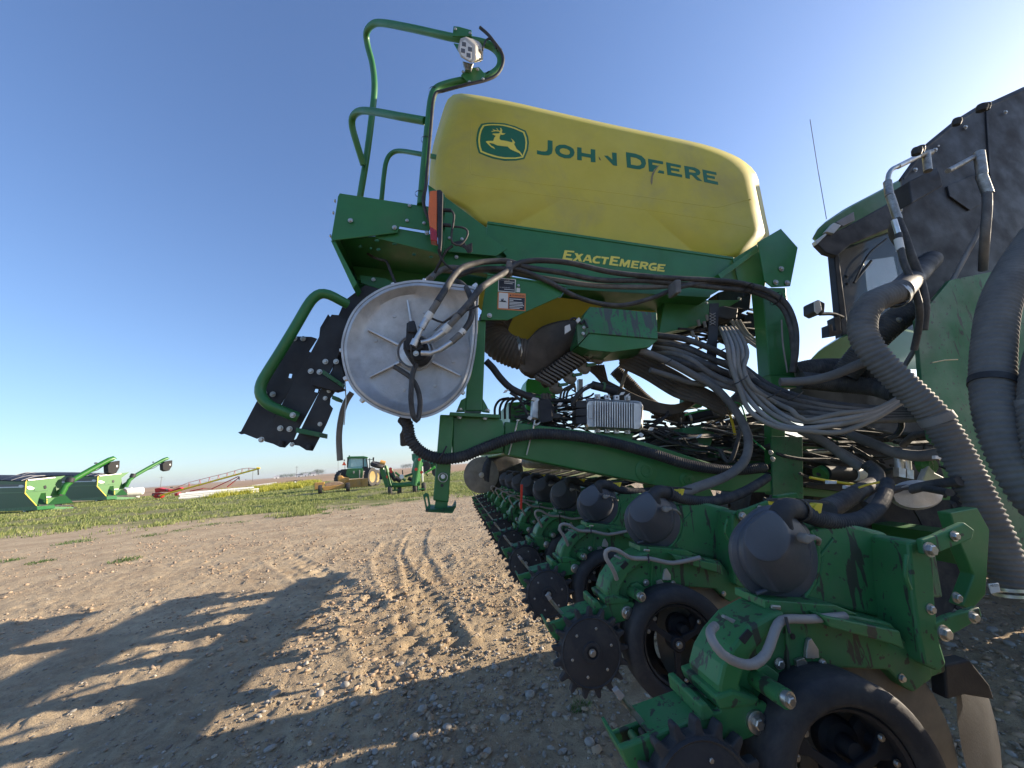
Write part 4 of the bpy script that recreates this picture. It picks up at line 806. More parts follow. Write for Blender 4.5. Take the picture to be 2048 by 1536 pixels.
        lathe('wheel_hub',o,ax,[(.024,-.03),(.024,.016),(.02,.022),(.014,.022),(0,.022)],black,w,segs=24)
        bolt(o+ax*.022,.009,w,ax=ax); lathe('bearing_hub',o-ax*.05+RT*.035+NN*.03,ax,[(.04,-.02),(.042,.01),(.034,.02),(.02,.022),(.016,.05),(.010,.052),(0,.052)],black,w,segs=24)
        return w
    gauge(1352,1285,-.075,1,1); gauge(1345,1262,.10,-1,-1)
    lathe('depth_arm_pivot',P(1394,1252,d-.03),-U,[(.045,0),(.045,.012),(.036,.016),(.022,.016),(.02,.03),(.012,.034),(0,.034)],black,u,segs=24)
    # opener discs
    for z,l in ((-.012,.08),(.012,-.08)): lathe('opener_disc',P(1415,1272,d+z),-U+l*NN,[(.185,-.001),(.19,0),(.185,.001),(.06,.003),(0,.003)],olive,u,segs=56)
    # parallel linkage (from the nearest unit's own features)
    q=D1-d; f=lambda l: l
    pk=plate('link_plate',[(1818,1085),(1840,1080),(1868,1110),(1872,1210),(1880,1280),(1895,1330),(1880,1345),(1850,1330),(1838,1270),(1826,1180)],D1-.06,.10,greend,bev=.006)
    lk=[pk]
    lk.append(plate('head_plate',[(1790,1280),(1890,1320),(1892,1345),(1812,1374),(1796,1360),(1788,1330)],D1-.02,.04,greend,bev=.004))
    lk.append(plate('upper_link',[(1845,1080),(1870,1072),(1930,1045),(1950,1060),(1945,1078),(1880,1105),(1850,1110)],D1-.08,.014,greend,bev=.003))
    lk.append(plate('lower_link',[(1862,1250),(1900,1232),(1960,1215),(1965,1235),(1920,1262),(1880,1280)],D1-.06,.014,greend,bev=.003))
    lk.append(plate('toolbar_bracket',[(1900,1025),(1955,1015),(1980,1060),(1972,1190),(1945,1220),(1925,1212),(1948,1150),(1920,1085)],D1+.05,.03,green,bev=.003))
    lk.append(plate('frame_bar',[(1640,1230),(1800,1262),(1810,1300),(1790,1290),(1660,1255)],D1-.06,.03,greend,bev=.003))
    lk.append(plate('shank_rear',[(1700,1340),(1800,1350),(1830,1400),(1860,1500),(1870,1620),(1800,1640),(1760,1500)],D1+.02,.05,black,bev=.004))
    lk.append(plate('row_cleaner_arm',[(1890,1330),(1940,1320),(1980,1370),(1990,1400),(1930,1390),(1895,1400)],D1-.02,.03,black,bev=.004))
    lk.append(lathe('row_cleaner_wheel',P(1960,1470,D1+.03),-U+RT*.4,[(.10,-.004),(.135,0),(.10,.004),(.03,.01),(0,.01)],black,segs=18))
    lk.append(tube('lift_lever',[(1812,1110,D1-.08),(1810,1150,D1-.085),(1820,1178,D1-.08)],.004,greend))
    for o in lk: o.parent=u; o.location=U*(D2-D1)
    bl=[]
    for x,y,r,dd in ((1858,1099,.0125,-.082),(1908,1072,.009,-.082),(1945,1234,.010,-.075),(1887,1266,.0125,-.08),(1912,1195,.01,0),(1860,1218,.009,-.06),(1841,1290,.01,-.022),(1803,1356,.007,-.03)):
        b=bolt(P(x,y,D1+dd),r,u); b.location=b.location+U*(D2-D1)
    return u
unit=build_unit()
unit.location=Vector((0,0,0))
units=[unit]
for k in (-2,-1,0,1,3,4,5,6,7,8,9,10,11):
    units.append(copytree(unit,planter,U*(S_*(k-2))))
# red marker on the fifth unit, end disc and support tyre far down the bar
plate('red_reflector',[(1041,969),(1046,969),(1044,1019),(1040,1018)],2.7,.004,redr,bev=0)
lathe('marker_disc',P(963,950,5.6),-U-RT*.25+NN*.1,[(.245,.03),(.25,.028),(.2,.015),(.1,.0),(.05,-.006),(.05,.02),(0,.02)],olive,segs=50,smooth=60)
tw=lathe('support_tyre',P(1003,943,5.7),RT*.25-U,[(.15,-.1),(.27,-.11),(.31,-.08),(.32,0),(.31,.08),(.27,.11),(.15,.1)],rubber,segs=40,smooth=50)
lathe('tyre_rim',P(1003,943,5.68),RT*.25-U,[(.15,-.09),(.17,.08),(.1,.05),(0,.05)],ylwp,tw,segs=30)
bolts([(963,950)],5.55,.03)

# the nearest unit's own longer grey tube, sagging in a loop
near=units[4]
for c in list(near.children):
    if c.name.startswith('grey_tube'): bpy.data.objects.remove(c)
for o in (tube('grey_tube',[(1430,1252,D1-.03),(1421,1262,D1-.07),(1424,1280,D1-.09),(1445,1308,D1-.1),(1478,1326,D1-.1),(1508,1328,D1-.1),(1532,1308,D1-.09),(1545,1275,D1-.08),(1556,1248,D1-.07),(1575,1238,D1-.06),(1620,1238,D1-.05),(1690,1232,D1-.04)],.0085,tubeg,sides=14),):
    o.parent=near; o.location=-near.location
# unseen wheels and axles added at the right to shade the ground
def bigwheel(name,o,ax,r,w,rimr,rm,tm,parent='root',lugs=22):
    o=Vector(o); ax=Vector(ax).normalized()
    t=lathe(name,o,ax,[(rimr,-w*.42),(r*.8,-w*.5),(r*.93,-w*.48),(r*.96,-w*.3),(r*.97,0),(r*.96,w*.3),(r*.93,w*.48),(r*.8,w*.5),(rimr,w*.42),(rimr,0),(rimr,-w*.42)],tm,parent,segs=40,smooth=50)
    x=Vector((0,0,1)); y=ax.cross(x).normalized(); V=[];F=[]
    for k in range(lugs*2):
        a=2*math.pi*k/(lugs*2); sg=1 if k%2 else -1; da=.5*math.pi/lugs*2
        def pt(a,r_,h): return o+(x*math.cos(a)+y*math.sin(a))*r_+ax*h
        b=len(V); th=.32*2*math.pi/(lugs*2)
        for rr in (r*.93,r): V.extend([pt(a,rr,0),pt(a+th,rr,0),pt(a+da+th,rr*.985,sg*w*.5),pt(a+da,rr*.985,sg*w*.5)])
        F+=[(b+4,b+5,b+6,b+7),(b,b+1,b+5,b+4),(b+1,b+2,b+6,b+5),(b+2,b+3,b+7,b+6),(b+3,b,b+4,b+7)]
    lg=mk('tread_lugs',V,F,tm,parent if parent!='root' else None) if False else mk('tread_lugs',V,F,tm,t)
    rm_=lathe('rim',o,ax,[(rimr*1.02,-w*.4),(rimr*1.05,-w*.42),(rimr*.93,-w*.3),(rimr*.8,-w*.05),(rimr*.3,-w*.1),(rimr*.25,-w*.2),(0,-w*.2),(0,w*.2),(rimr*.25,w*.2),(rimr*.3,w*.1),(rimr*.8,w*.05),(rimr*.93,w*.3),(rimr*1.05,w*.42),(rimr*1.02,w*.4)],rm,t,segs=36,smooth=40)
    return t
for dd in (2.8,3.4):
    wz0=C+RT*3.2+U*dd; bigwheel('shade_wheel',(wz0.x,wz0.y,.72),U,.72,.42,.36,black,rubber)
for dd in (1.7,2.4,3.1):  # out of view, added only for their shadow on the gravel
    wz0=C+RT*5.3+U*dd; bigwheel('shade_wheel',(wz0.x,wz0.y,.85),U,.85,.5,.42,black,rubber)
a_=C+RT*5.3+U*2.4; box('shade_wheel_axle',(a_.x,a_.y,.86),(RT,U,Vector((0,0,1))),(.1,.95,.1),green)
a_=C+RT*3.2+U*2.75; box('shade_wheel_axle',(a_.x,a_.y,.74),(RT,U,Vector((0,0,1))),(.09,.9,.09),green)
ROOT[0]=None
# ================================================================ tractor ahead of the planter
o=G(1800,1100); tr=thing('towing_tractor',(C.x+RT.x*4.2+U.x*4.2,C.y+RT.y*4.2+U.y*4.2,0),'large green tractor hitched ahead of the planter, dark glazed cab behind the big hoses','tractor')
TD_=4.2
rf=loft('cab_roof',[ring([(1626,474),(1640,452),(1690,421),(1703,413),(1770,378),(1860,330),(1960,300),(2100,290),(2100,400),(1900,420),(1800,450),(1700,486),(1640,490)],TD_-.9,60,smooth=False),ring([(1624,478),(1638,452),(1688,418),(1703,410),(1770,375),(1860,325),(1960,295),(2104,284),(2104,404),(1900,425),(1800,455),(1700,492),(1640,495)],TD_-.86,60,smooth=False),ring([(1626,478),(1640,452),(1690,418),(1703,410),(1770,375),(1860,325),(1960,295),(2104,284),(2104,404),(1900,425),(1800,455),(1700,492),(1640,495)],TD_+.8,60,smooth=False)],green,smooth=30)
plate('roof_underside',[(1634,487),(1650,470),(1690,455),(1780,405),(1860,370),(1860,420),(1790,452),(1702,488),(1674,512),(1652,505)],TD_-.92,.06,black,rf,bev=.01)
for l in ([(1631,482),(1652,466),(1654,469),(1634,489)],[(1652,463),(1668,445),(1683,450),(1668,467)]): plate('roof_light',l,TD_-.95,.05,white,rf,bev=.006)
plate('roof_light_bezel',[(1672,444),(1708,423),(1710,440),(1686,452)],TD_-.94,.04,mat('grey_lens',(.2,.2,.21),.3),rf,bev=.006)
plate('cab_post',[(1667,500),(1676,495),(1700,680),(1690,700),(1686,690)],TD_-.85,.08,black,bev=.01)
gz=[(1678,504),(1700,485),(1780,452),(1860,470),(1880,680),(1700,690),(1688,660)]
cg=plate('cab_window',gz,TD_-.8,.006,gdark,bev=0)
plate('interior_panel',[(1672,500),(1700,480),(1780,445),(1870,460),(1890,690),(1700,700),(1684,665)],TD_-.05,.02,mat('cab_interior_blue',(.075,.12,.19),.6),cg,[[(1729,521),(1790,512),(1800,560),(1735,582)],[(1790,640),(1832,590),(1836,640),(1790,655)]])
plate('far_window',[(1729,521),(1790,512),(1800,560),(1735,582)],TD_-.1,.01,mat('bright_window_glass',(.3,.7,.7),.1,alpha=.25),cg)
plate('far_window',[(1790,640),(1832,590),(1836,640),(1790,655)],TD_-.1,.01,mat('bright_window_glass',(.35,.62,.62)),cg)
plate('seat_back',[(1810,560),(1900,560),(1900,600),(1850,610),(1812,600)],TD_-.3,.2,black,cg,bev=.03)
plate('cab_sill',[(1686,688),(1860,660),(1860,700),(1690,712)],TD_-.84,.1,black,bev=.01)
tube('wiper_arm',[(1708,565,TD_-.88),(1736,510,TD_-.9),(1772,478,TD_-.9)],.009,black,cg); tube('wiper_blade',[(1708,565,TD_-.86),(1742,522,TD_-.86)],.014,black,cg,straight=True)
bolts([(1692,553),(1693,568)],TD_-.81,.014,cg,m=black)
fd_=loft('fender',[ring([(1618,722),(1640,700),(1680,676),(1720,664),(1800,660),(1900,680),(1900,740),(1618,735)],TD_-1.0,50,smooth=False),ring([(1618,722),(1640,698),(1680,673),(1720,660),(1800,656),(1900,676),(1900,740),(1618,735)],TD_-.95,50,smooth=False),ring([(1618,722),(1640,698),(1680,673),(1720,660),(1800,656),(1900,676),(1900,740),(1618,735)],TD_-.2,50,smooth=False)],mat('green_hood',(.03,.2,.04),.3,clear=.5),smooth=35)
wl=plate('work_light',[(1630,603),(1637,599),(1651,606),(1650,624),(1642,628),(1631,622)],TD_-1.1,.14,black,bev=.01); plate('lamp_lens',[(1629,604),(1640,600),(1644,620),(1636,628),(1630,622)],TD_-1.11,.01,white,wl)
tube('lamp_arm',[(1640,628,TD_-1.05),(1665,628,TD_-1.0),(1685,635,TD_-.95)],.018,black,wl); plate('lamp_mount',[(1668,636),(1680,630),(1682,662),(1672,664)],TD_-1.0,.08,black,wl); plate('lamp_mount',[(1657,650),(1664,648),(1666,662),(1684,660),(1682,668),(1658,672)],TD_-1.02,.08,black,wl)
tube('antenna',[(1653,438,TD_-.5),(1636,340,TD_-.5),(1620,239,TD_-.5)],.004,mat('antenna_grey',(.12,.12,.14),.5),straight=True)
bc=C+RT*8.2+U*4.3
bigwheel('rear_wheel',(bc.x,bc.y,1.0),U,1.0,.6,.55,ylwp,rubber)
bc2=bc+U*1.9; bigwheel('rear_wheel',(bc2.x,bc2.y,1.0),U,1.0,.6,.55,ylwp,rubber)
hb=bc+U*.95+RT*1.6; box('hood',(hb.x,hb.y,1.7),(RT,U,Vector((0,0,1))),(1.3,.4,.35),green,bev=.08)
for s in (-.1,2.0):
    f=bc+U*s+RT*2.9; bigwheel('front_wheel',(f.x,f.y,.75),U,.75,.5,.42,ylwp,rubber)
ROOT[0]=None

# ================================================================ ground
def vnoise(x,y,seed=0):
    xi=np.floor(x).astype(np.int64); yi=np.floor(y).astype(np.int64); xf=x-xi; yf=y-yi
    u=xf*xf*(3-2*xf); v=yf*yf*(3-2*yf)
    def h(a,b):
        n=(a*374761393+b*668265263+seed*974711)&0x7fffffff; n=(n^(n>>13))*1274126177&0x7fffffff; return ((n^(n>>16))&0xffff)/65535.
    return (h(xi,yi)*(1-u)+h(xi+1,yi)*u)*(1-v)+(h(xi,yi+1)*(1-u)+h(xi+1,yi+1)*u)*v
def fbm(x,y,sc,octv,seed=0,g=.55):
    s=0;a=1;t=0
    for i in range(octv): s=s+a*(vnoise(x*sc,y*sc,seed+i)-.5); t+=a; a*=g; sc*=2.03
    return s/t
def track(x,y,pts,wd,pitch):
    """depth of a lugged tyre rut following a polyline"""
    best=np.full(x.shape,9.); s_=np.zeros(x.shape); sd=np.zeros(x.shape); L=0
    for a,b in zip(pts,pts[1:]):
        a=np.array(a[:2]);b=np.array(b[:2]); e=b-a; l=np.hypot(*e); e=e/l
        t=np.clip((x-a[0])*e[0]+(y-a[1])*e[1],0,l); dx=x-a[0]-e[0]*t; dy=y-a[1]-e[1]*t; d=np.hypot(dx,dy)
        k=d<best; best=np.where(k,d,best); s_=np.where(k,L+t,s_); sd=np.where(k,dx*e[1]-dy*e[0],sd); L+=l
    inside=np.clip((wd-best)/.05,0,1); edge=np.exp(-((best-wd-.04)/.05)**2)
    lug=np.clip(np.sin(2*math.pi*(s_/pitch+np.abs(sd)*.9*2))*1.8,-1,1)
    return -.013*inside+.015*inside*lug+.012*edge
def rawh(x,y):
    r=np.hypot(x,y); f=np.clip(1.25-r/26,0.08,1)
    h=.05*fbm(x,y,.35,3,1)+f*(.030*fbm(x,y,2.2,5,5,.6)+.035*np.abs(fbm(x,y,6,4,9,.6)))
    clod=np.clip(fbm(x,y,3.2,5,21,.7)*2-.12,0,1); h=h+f*.06*clod+f*.016*fbm(x,y,15,3,61)+f*.03*np.clip(fbm(x,y,9,3,71)*2.2-.35,0,1)
    for k,(pts,wd,pt) in enumerate(TRK): 
        w=track(x,y,pts,wd,pt); h=h+w*np.clip(1.5-r/14,0,1)*(1,1,.8,.35,.3,.5)[k]
    return h
gp=lambda *l:[tuple(G(a,b))[:2] for a,b in l]
TRK=[(gp((840,1062),(828,1085),(826,1110),(840,1140),(850,1170)),.24,.16),(gp((790,1085),(775,1110),(790,1150),(840,1210),(870,1290)),.26,.2),(gp((560,1115),(640,1160),(740,1230),(800,1320)),.28,.3),(gp((0,1420),(200,1330),(420,1285),(640,1215)),.25,.22),(gp((60,1500),(260,1420),(500,1330)),.22,.2),(gp((900,1330),(860,1200),(880,1110)),.2,.18)]
def hgt(x,y): return rawh(x,y)-.0
th=np.linspace(R(-72),R(62),720); rr=np.concatenate([[0.0],1.0*1.0088**np.arange(0,420)]); rr=rr[rr<40]
TH,RR=np.meshgrid(th,rr); X=np.sin(TH)*RR; Y=np.cos(TH)*RR-1.2; Z=rawh(X,Y)
def gridmesh(name,X,Y,Z,m):
    n,k=X.shape; co=np.stack([X,Y,Z],-1).reshape(-1,3).astype(np.float32)
    i=np.arange(n*k).reshape(n,k); q=np.stack([i[:-1,:-1],i[:-1,1:],i[1:,1:],i[1:,:-1]],-1).reshape(-1,4)
    me=bpy.data.meshes.new(name); me.vertices.add(len(co)); me.vertices.foreach_set('co',co.ravel())
    me.loops.add(q.size); me.loops.foreach_set('vertex_index',q.ravel().astype(np.int32)); me.polygons.add(len(q))
    me.polygons.foreach_set('loop_start',np.arange(0,q.size,4,dtype=np.int32)); me.update(calc_edges=True); me.validate()
    me.polygons.foreach_set('use_smooth',np.ones(len(q),bool)); me.materials.append(m)
    ob=bpy.data.objects.new(name,me); COL.objects.link(ob); ob['kind']='structure'; return ob
def groundmat():
    m=bpy.data.materials.new('yard_ground'); m.use_nodes=True; n=m.node_tree.nodes; l=m.node_tree.links; b=n['Principled BSDF']; b.inputs['Roughness'].default_value=.92; b.inputs['Specular IOR Level'].default_value=.2
    g=n.new('ShaderNodeNewGeometry'); sp=n.new('ShaderNodeSeparateXYZ'); l.new(g.outputs['Position'],sp.inputs[0])
    def noise(s,d=8,r=.6,di=0):
        x=n.new('ShaderNodeTexNoise'); x.inputs['Scale'].default_value=s; x.inputs['Detail'].default_value=d; x.inputs['Roughness'].default_value=r; x.inputs['Distortion'].default_value=di; l.new(g.outputs['Position'],x.inputs['Vector']); return x.outputs['Fac']
    def mr(v,a,b_,c=0,d=1):
        x=n.new('ShaderNodeMapRange'); l.new(v,x.inputs[0])
        for i,k in enumerate((a,b_,c,d)): x.inputs[i+1].default_value=k
        return x.outputs[0]
    def mx(f,a,b_):
        x=n.new('ShaderNodeMix'); x.data_type='RGBA'; l.new(f,x.inputs[0])
        for s,i in ((a,6),(b_,7)):
            if hasattr(s,'node'): l.new(s,x.inputs[i])
            else: x.inputs[i].default_value=(*s,1)
        return x.outputs[2]
    def ma(op,a,b_):
        x=n.new('ShaderNodeMath'); x.operation=op
        for s,i in ((a,0),(b_,1)):
            if hasattr(s,'node'): l.new(s,x.inputs[i])
            else: x.inputs[i].default_value=s
        return x.outputs[0]
    dirt=mx(mr(noise(1.3,8),.35,.65),(.36,.272,.172),(.50,.40,.262))
    dirt=mx(mr(noise(9,6,.7),.45,.75,0,.7),dirt,(.20,.145,.10))
    dirt=mx(mr(noise(40,4,.7),.55,.72,0,.55),dirt,(.52,.42,.32))
    dirt=mx(mr(noise(120,2,.7),.58,.7,0,.5),dirt,(.10,.08,.065))
    # far bare field and grass belt
    dist=ma('ADD',sp.outputs[1],ma('MULTIPLY',sp.outputs[0],-.12))
    wob=ma('ADD',dist,ma('MULTIPLY',ma('SUBTRACT',noise(.35,9,.72),.5),16.0))
    grass=mx(mr(noise(1.1,8,.7),.4,.62),(.14,.15,.05),(.24,.23,.10)); grass=mx(mr(noise(.25,4),.5,.7,0,.8),grass,(.24,.20,.12))
    col=mx(mr(wob,18,21),dirt,grass)
    field=mx(mr(noise(.03,5),.4,.6),(.33,.215,.13),(.40,.28,.175)); 
    field=mx(mr(noise(.006,3),.5,.62,0,.5),field,(.17,.16,.09))
    col=mx(mr(ma('ADD',dist,ma('MULTIPLY',noise(.1,3),12)),84,92),col,field)
    l.new(col,b.inputs['Base Color'])
    bp=n.new('ShaderNodeBump'); bp.inputs['Strength'].default_value=.9; bp.inputs['Distance'].default_value=.035
    h=ma('ADD',ma('MULTIPLY',noise(14,10,.75),1.0),ma('MULTIPLY',noise(70,4,.7),.35)); l.new(h,bp.inputs['Height']); l.new(bp.outputs[0],b.inputs['Normal'])
    return m
gm_=groundmat()
ground=gridmesh('ground',X,Y,Z,gm_); 
# the open land beyond, one sheet to the horizon, just below the near ground
th2=np.linspace(R(-180),R(180),145); rr2=np.concatenate([[.0,3,36.5],39.*1.22**np.arange(0,30)]); TH2,RR2=np.meshgrid(th2,rr2)
X2=np.sin(TH2)*RR2; Y2=np.cos(TH2)*RR2-1.2; Z2=np.where(RR2<37,-.12,-.0)+np.clip((RR2-500)/3000,0,1)*8*vnoise(X2/900,Y2/900,3)
gridmesh('open_land',X2,Y2,Z2,gm_)
def hz_at(x,y): return float(rawh(np.array([float(x)]),np.array([float(y)]))[0])

# ---------------------------------------------------------------- gravel: loose stones, joined
def stonemat():
    m=bpy.data.materials.new('river_stone'); m.use_nodes=True; n=m.node_tree.nodes; l=m.node_tree.links; b=n['Principled BSDF']; b.inputs['Roughness'].default_value=.75
    g=n.new('ShaderNodeNewGeometry'); r=n.new('ShaderNodeValToRGB'); l.new(g.outputs['Random Per Island'],r.inputs[0])
    e=r.color_ramp.elements; e[0].position=0; e[0].color=(.24,.19,.15,1); e[1].position=1; e[1].color=(.60,.54,.45,1)
    for p,c in ((.3,(.34,.27,.20,1)),(.5,(.27,.26,.24,1)),(.7,(.45,.36,.25,1)),(.85,(.38,.36,.33,1))): x=e.new(p); x.color=c
    no=n.new('ShaderNodeTexNoise'); no.inputs['Scale'].default_value=60; no.inputs['Detail'].default_value=5
    mx=n.new('ShaderNodeMix'); mx.data_type='RGBA'; mx.blend_type='MULTIPLY'; mx.inputs[0].default_value=.5; l.new(r.outputs[0],mx.inputs[6]); l.new(no.outputs['Fac'],mx.inputs[7]); 
    l.new(mx.outputs[2],b.inputs['Base Color']); return m
stm=stonemat()
def ico(sub):
    bm=bmesh.new(); bmesh.ops.create_icosphere(bm,subdivisions=sub,radius=1); V=np.array([v.co[:] for v in bm.verts]); F=np.array([[v.index for v in f.verts] for f in bm.faces]); bm.free(); return V,F
def scatter(name,P_,sizes,sub,m,flat=.6,rough=.18,sink=.25):
    V0,F0=ico(sub); n=len(P_); k=len(V0)
    ang=RS.rand(n)*2*math.pi; ca,sa=np.cos(ang),np.sin(ang)
    el=1+RS.rand(n)*.7; fl=flat*(.8+.5*RS.rand(n))
    nz=1+rough*(RS.rand(n,k)-.5)*2
    V=V0[None]*nz[:,:,None]; x=V[:,:,0]*el[:,None]; y=V[:,:,1]; z=V[:,:,2]*fl[:,None]
    tl=(RS.rand(n)-.5)*.7; z2=z*np.cos(tl)[:,None]+x*np.sin(tl)[:,None]; x2=x*np.cos(tl)[:,None]-z*np.sin(tl)[:,None]
    co=np.stack([x2*ca[:,None]-y*sa[:,None],x2*sa[:,None]+y*ca[:,None],z2],-1)*sizes[:,None,None]
    co[:,:,0]+=P_[:,0:1]; co[:,:,1]+=P_[:,1:2]; co[:,:,2]+=(P_[:,2]+sizes*fl*(1-2*sink))[:,None]
    F=(F0[None]+(np.arange(n)*k)[:,None,None]).reshape(-1,3)
    me=bpy.data.meshes.new(name); me.vertices.add(n*k); me.vertices.foreach_set('co',co.astype(np.float32).ravel())
    me.loops.add(F.size); me.loops.foreach_set('vertex_index',F.ravel().astype(np.int32)); me.polygons.add(len(F)); me.polygons.foreach_set('loop_start',np.arange(0,F.size,3,dtype=np.int32)); me.update(calc_edges=True)
    me.polygons.foreach_set('use_smooth',np.ones(len(F),bool)); me.materials.append(m)
    ob=bpy.data.objects.new(name,me); COL.objects.link(ob); return ob
def sample(n,dens):
    out=[]
    while len(out)<n:
        r=1.0+19*RS.rand(6000)**1.5; t=R(-60)+R(115)*RS.rand(6000); x=np.sin(t)*r; y=np.cos(t)*r-.6
        k=RS.rand(6000)<dens(x,y); out+=list(zip(x[k],y[k]))
    a=np.array(out[:n]); return np.column_stack([a,rawh(a[:,0],a[:,1])])
def dens(x,y):
    lat=x-(-.9-.14*y)    # the gravel windrow lies beside and under the row units
    c=np.exp(-(np.clip(-lat,0,9)/1.2)**2)
    return np.clip(.04+.96*c*(.35+.65*(fbm(x,y,1.3,3,33)>-.08)),0,1)
ps=sample(46000,dens); sz_=.0045+.009*RS.rand(len(ps))**2.2*1.4; o=scatter('gravel',ps,sz_,1,stm); tag(o,'loose rounded river gravel strewn beside and under the planting units','gravel',kind='stuff')
ps=sample(24000,lambda x,y:np.full(x.shape,.9)); o=scatter('fine_gravel',ps,.003+.008*RS.rand(len(ps))**2.5,1,stm); tag(o,'scattered small pebbles over the open dirt yard','gravel',kind='stuff')
clm=mat('soil_clod',(.34,.25,.17),.95,bump=.6,bscale=40,var=.3)
ps=sample(24000,lambda x,y:np.clip(.3+fbm(x,y,1.0,4,44)*3.5,0,1)*.9); o=scatter('soil_clods',ps,.0045+.024*RS.rand(len(ps))**5,1,clm,.6,.4,.35); tag(o,'crumbled dry soil clods along the tyre ruts','soil',kind='stuff')
# the larger stones, each its own
big=[(550,1395),(502,1388),(575,1345),(640,1392),(708,1412),(755,1440),(868,1398),(870,1410),(1003,1405),(828,1480),(750,1510),(895,1455),(975,1505),(1010,1440),(1180,1490),(1060,1390),(1040,1430),(940,1500),(1190,1150),(925,1200),(720,1190),(1090,1375),(990,1340),(1020,1352),(1110,1430),(1150,1388),(880,1345),(962,1375),(1900,1290),(1960,1230),(1930,1350),(2020,1290),(1985,1260),(1310,1190),(620,1450),(690,1375),(540,1500),(845,1420),(1125,1500),(800,1330)]
V0,F0=ico(2)
for i,(x,y) in enumerate(big):
    g=G(x,y); s=random.uniform(.016,.032); sc=(s*random.uniform(1,1.6),s,s*random.uniform(.5,.75))
    me=bpy.data.meshes.new('stone'); nz=1+.12*(RS.rand(len(V0))-.5); me.from_pydata([(a*sc[0]*k,b*sc[1]*k,c*sc[2]*k) for (a,b,c),k in zip(V0,nz)],[],[tuple(map(int,f)) for f in F0]); me.materials.append(stm)
    for p_ in me.polygons: p_.use_smooth=True
    ob=bpy.data.objects.new('stone',me); COL.objects.link(ob); ob.location=(g.x,g.y,hz_at(g.x,g.y)+sc[2]*.45); ob.rotation_euler=(random.uniform(-.2,.2),random.uniform(-.2,.2),random.uniform(0,6))
    tag(ob,'smooth rounded river stone, one of the bigger ones lying loose on the bare dirt','stone','bigger stones lying loose on the bare dirt')
# ---------------------------------------------------------------- grass and weeds
def blades(name,xy,h,w,m,lean=.5,zf=True):
    n=len(xy); a=RS.rand(n)*2*math.pi; z=rawh(xy[:,0],xy[:,1])-.01 if zf else np.zeros(n)
    z=np.where(np.hypot(xy[:,0],xy[:,1]+1.2)>38,0,z)
    dx,dy=np.cos(a)*w/2,np.sin(a)*w/2; la=RS.rand(n)*2*math.pi; ll=h*lean*RS.rand(n)
    p0=np.stack([xy[:,0]-dx,xy[:,1]-dy,z],-1); p1=np.stack([xy[:,0]+dx,xy[:,1]+dy,z],-1); p2=np.stack([xy[:,0]+np.cos(la)*ll,xy[:,1]+np.sin(la)*ll,z+h],-1)
    co=np.stack([p0,p1,p2],1).reshape(-1,3).astype(np.float32)
    me=bpy.data.meshes.new(name); me.vertices.add(n*3); me.vertices.foreach_set('co',co.ravel()); me.loops.add(n*3); me.loops.foreach_set('vertex_index',np.arange(n*3,dtype=np.int32)); me.polygons.add(n); me.polygons.foreach_set('loop_start',np.arange(0,n*3,3,dtype=np.int32)); me.update(calc_edges=True); me.materials.append(m)
    ob=bpy.data.objects.new(name,me); COL.objects.link(ob); return ob
def leafmat(name,c0,c1,tr=.35):
    m=bpy.data.materials.new(name); m.use_nodes=True; n=m.node_tree.nodes; l=m.node_tree.links; b=n['Principled BSDF']; b.inputs['Roughness'].default_value=.6
    g=n.new('ShaderNodeNewGeometry'); mx=n.new('ShaderNodeMix'); mx.data_type='RGBA'; mx.inputs[6].default_value=(*c0,1); mx.inputs[7].default_value=(*c1,1); l.new(g.outputs['Random Per Island'],mx.inputs[0]); l.new(mx.outputs[2],b.inputs['Base Color'])
    t=n.new('ShaderNodeBsdfTranslucent'); l.new(mx.outputs[2],t.inputs[0]); s=n.new('ShaderNodeMixShader'); s.inputs[0].default_value=tr; o=n['Material Output']; l.new(b.outputs[0],s.inputs[1]); l.new(t.outputs[0],s.inputs[2]); l.new(s.outputs[0],o.inputs[0]); return m
gmat=leafmat('grass_blade',(.08,.14,.025),(.34,.35,.12)); ymat=leafmat('yellow_weed',(.22,.26,.03),(.50,.46,.05)); wmat=leafmat('weed_leaf',(.06,.12,.025),(.12,.19,.05))
def band(n):
    r=17+80*RS.rand(n*4)**1.6; t=R(-66)+R(72)*RS.rand(n*4); x=np.sin(t)*r; y=np.cos(t)*r
    d=y-.12*x+9*fbm(x,y,.35,5,77)*2; cl=fbm(x,y,1.2,5,51)+.9*fbm(x,y,.22,3,52)
    k=(d>17.5)&(d<88)&(RS.rand(n*4)<np.clip((d-17)/5,0.05,1)*np.clip(.28+cl*5.5,0.02,1)); return np.stack([x[k],y[k]],-1)[:n]
g_=band(150000); r=np.hypot(g_[:,0],g_[:,1]); o=blades('grass',g_,(.05+.11*RS.rand(len(g_)))*(1+.25*(fbm(g_[:,0],g_[:,1],.5,3,5)>0.08)),.012+r*.0011,gmat); tag(o,'patchy green grass growing beyond the dirt yard','grass',kind='stuff')
def tuft(cx,cy,rad,n,h,w=.012):
    a=RS.rand(n)*2*math.pi; q=rad*RS.rand(n)**.7; return np.stack([cx+np.cos(a)*q,cy+np.sin(a)*q],-1),h*(.4+.6*RS.rand(n)),np.full(n,w)
XY=[];HH=[];WW=[]
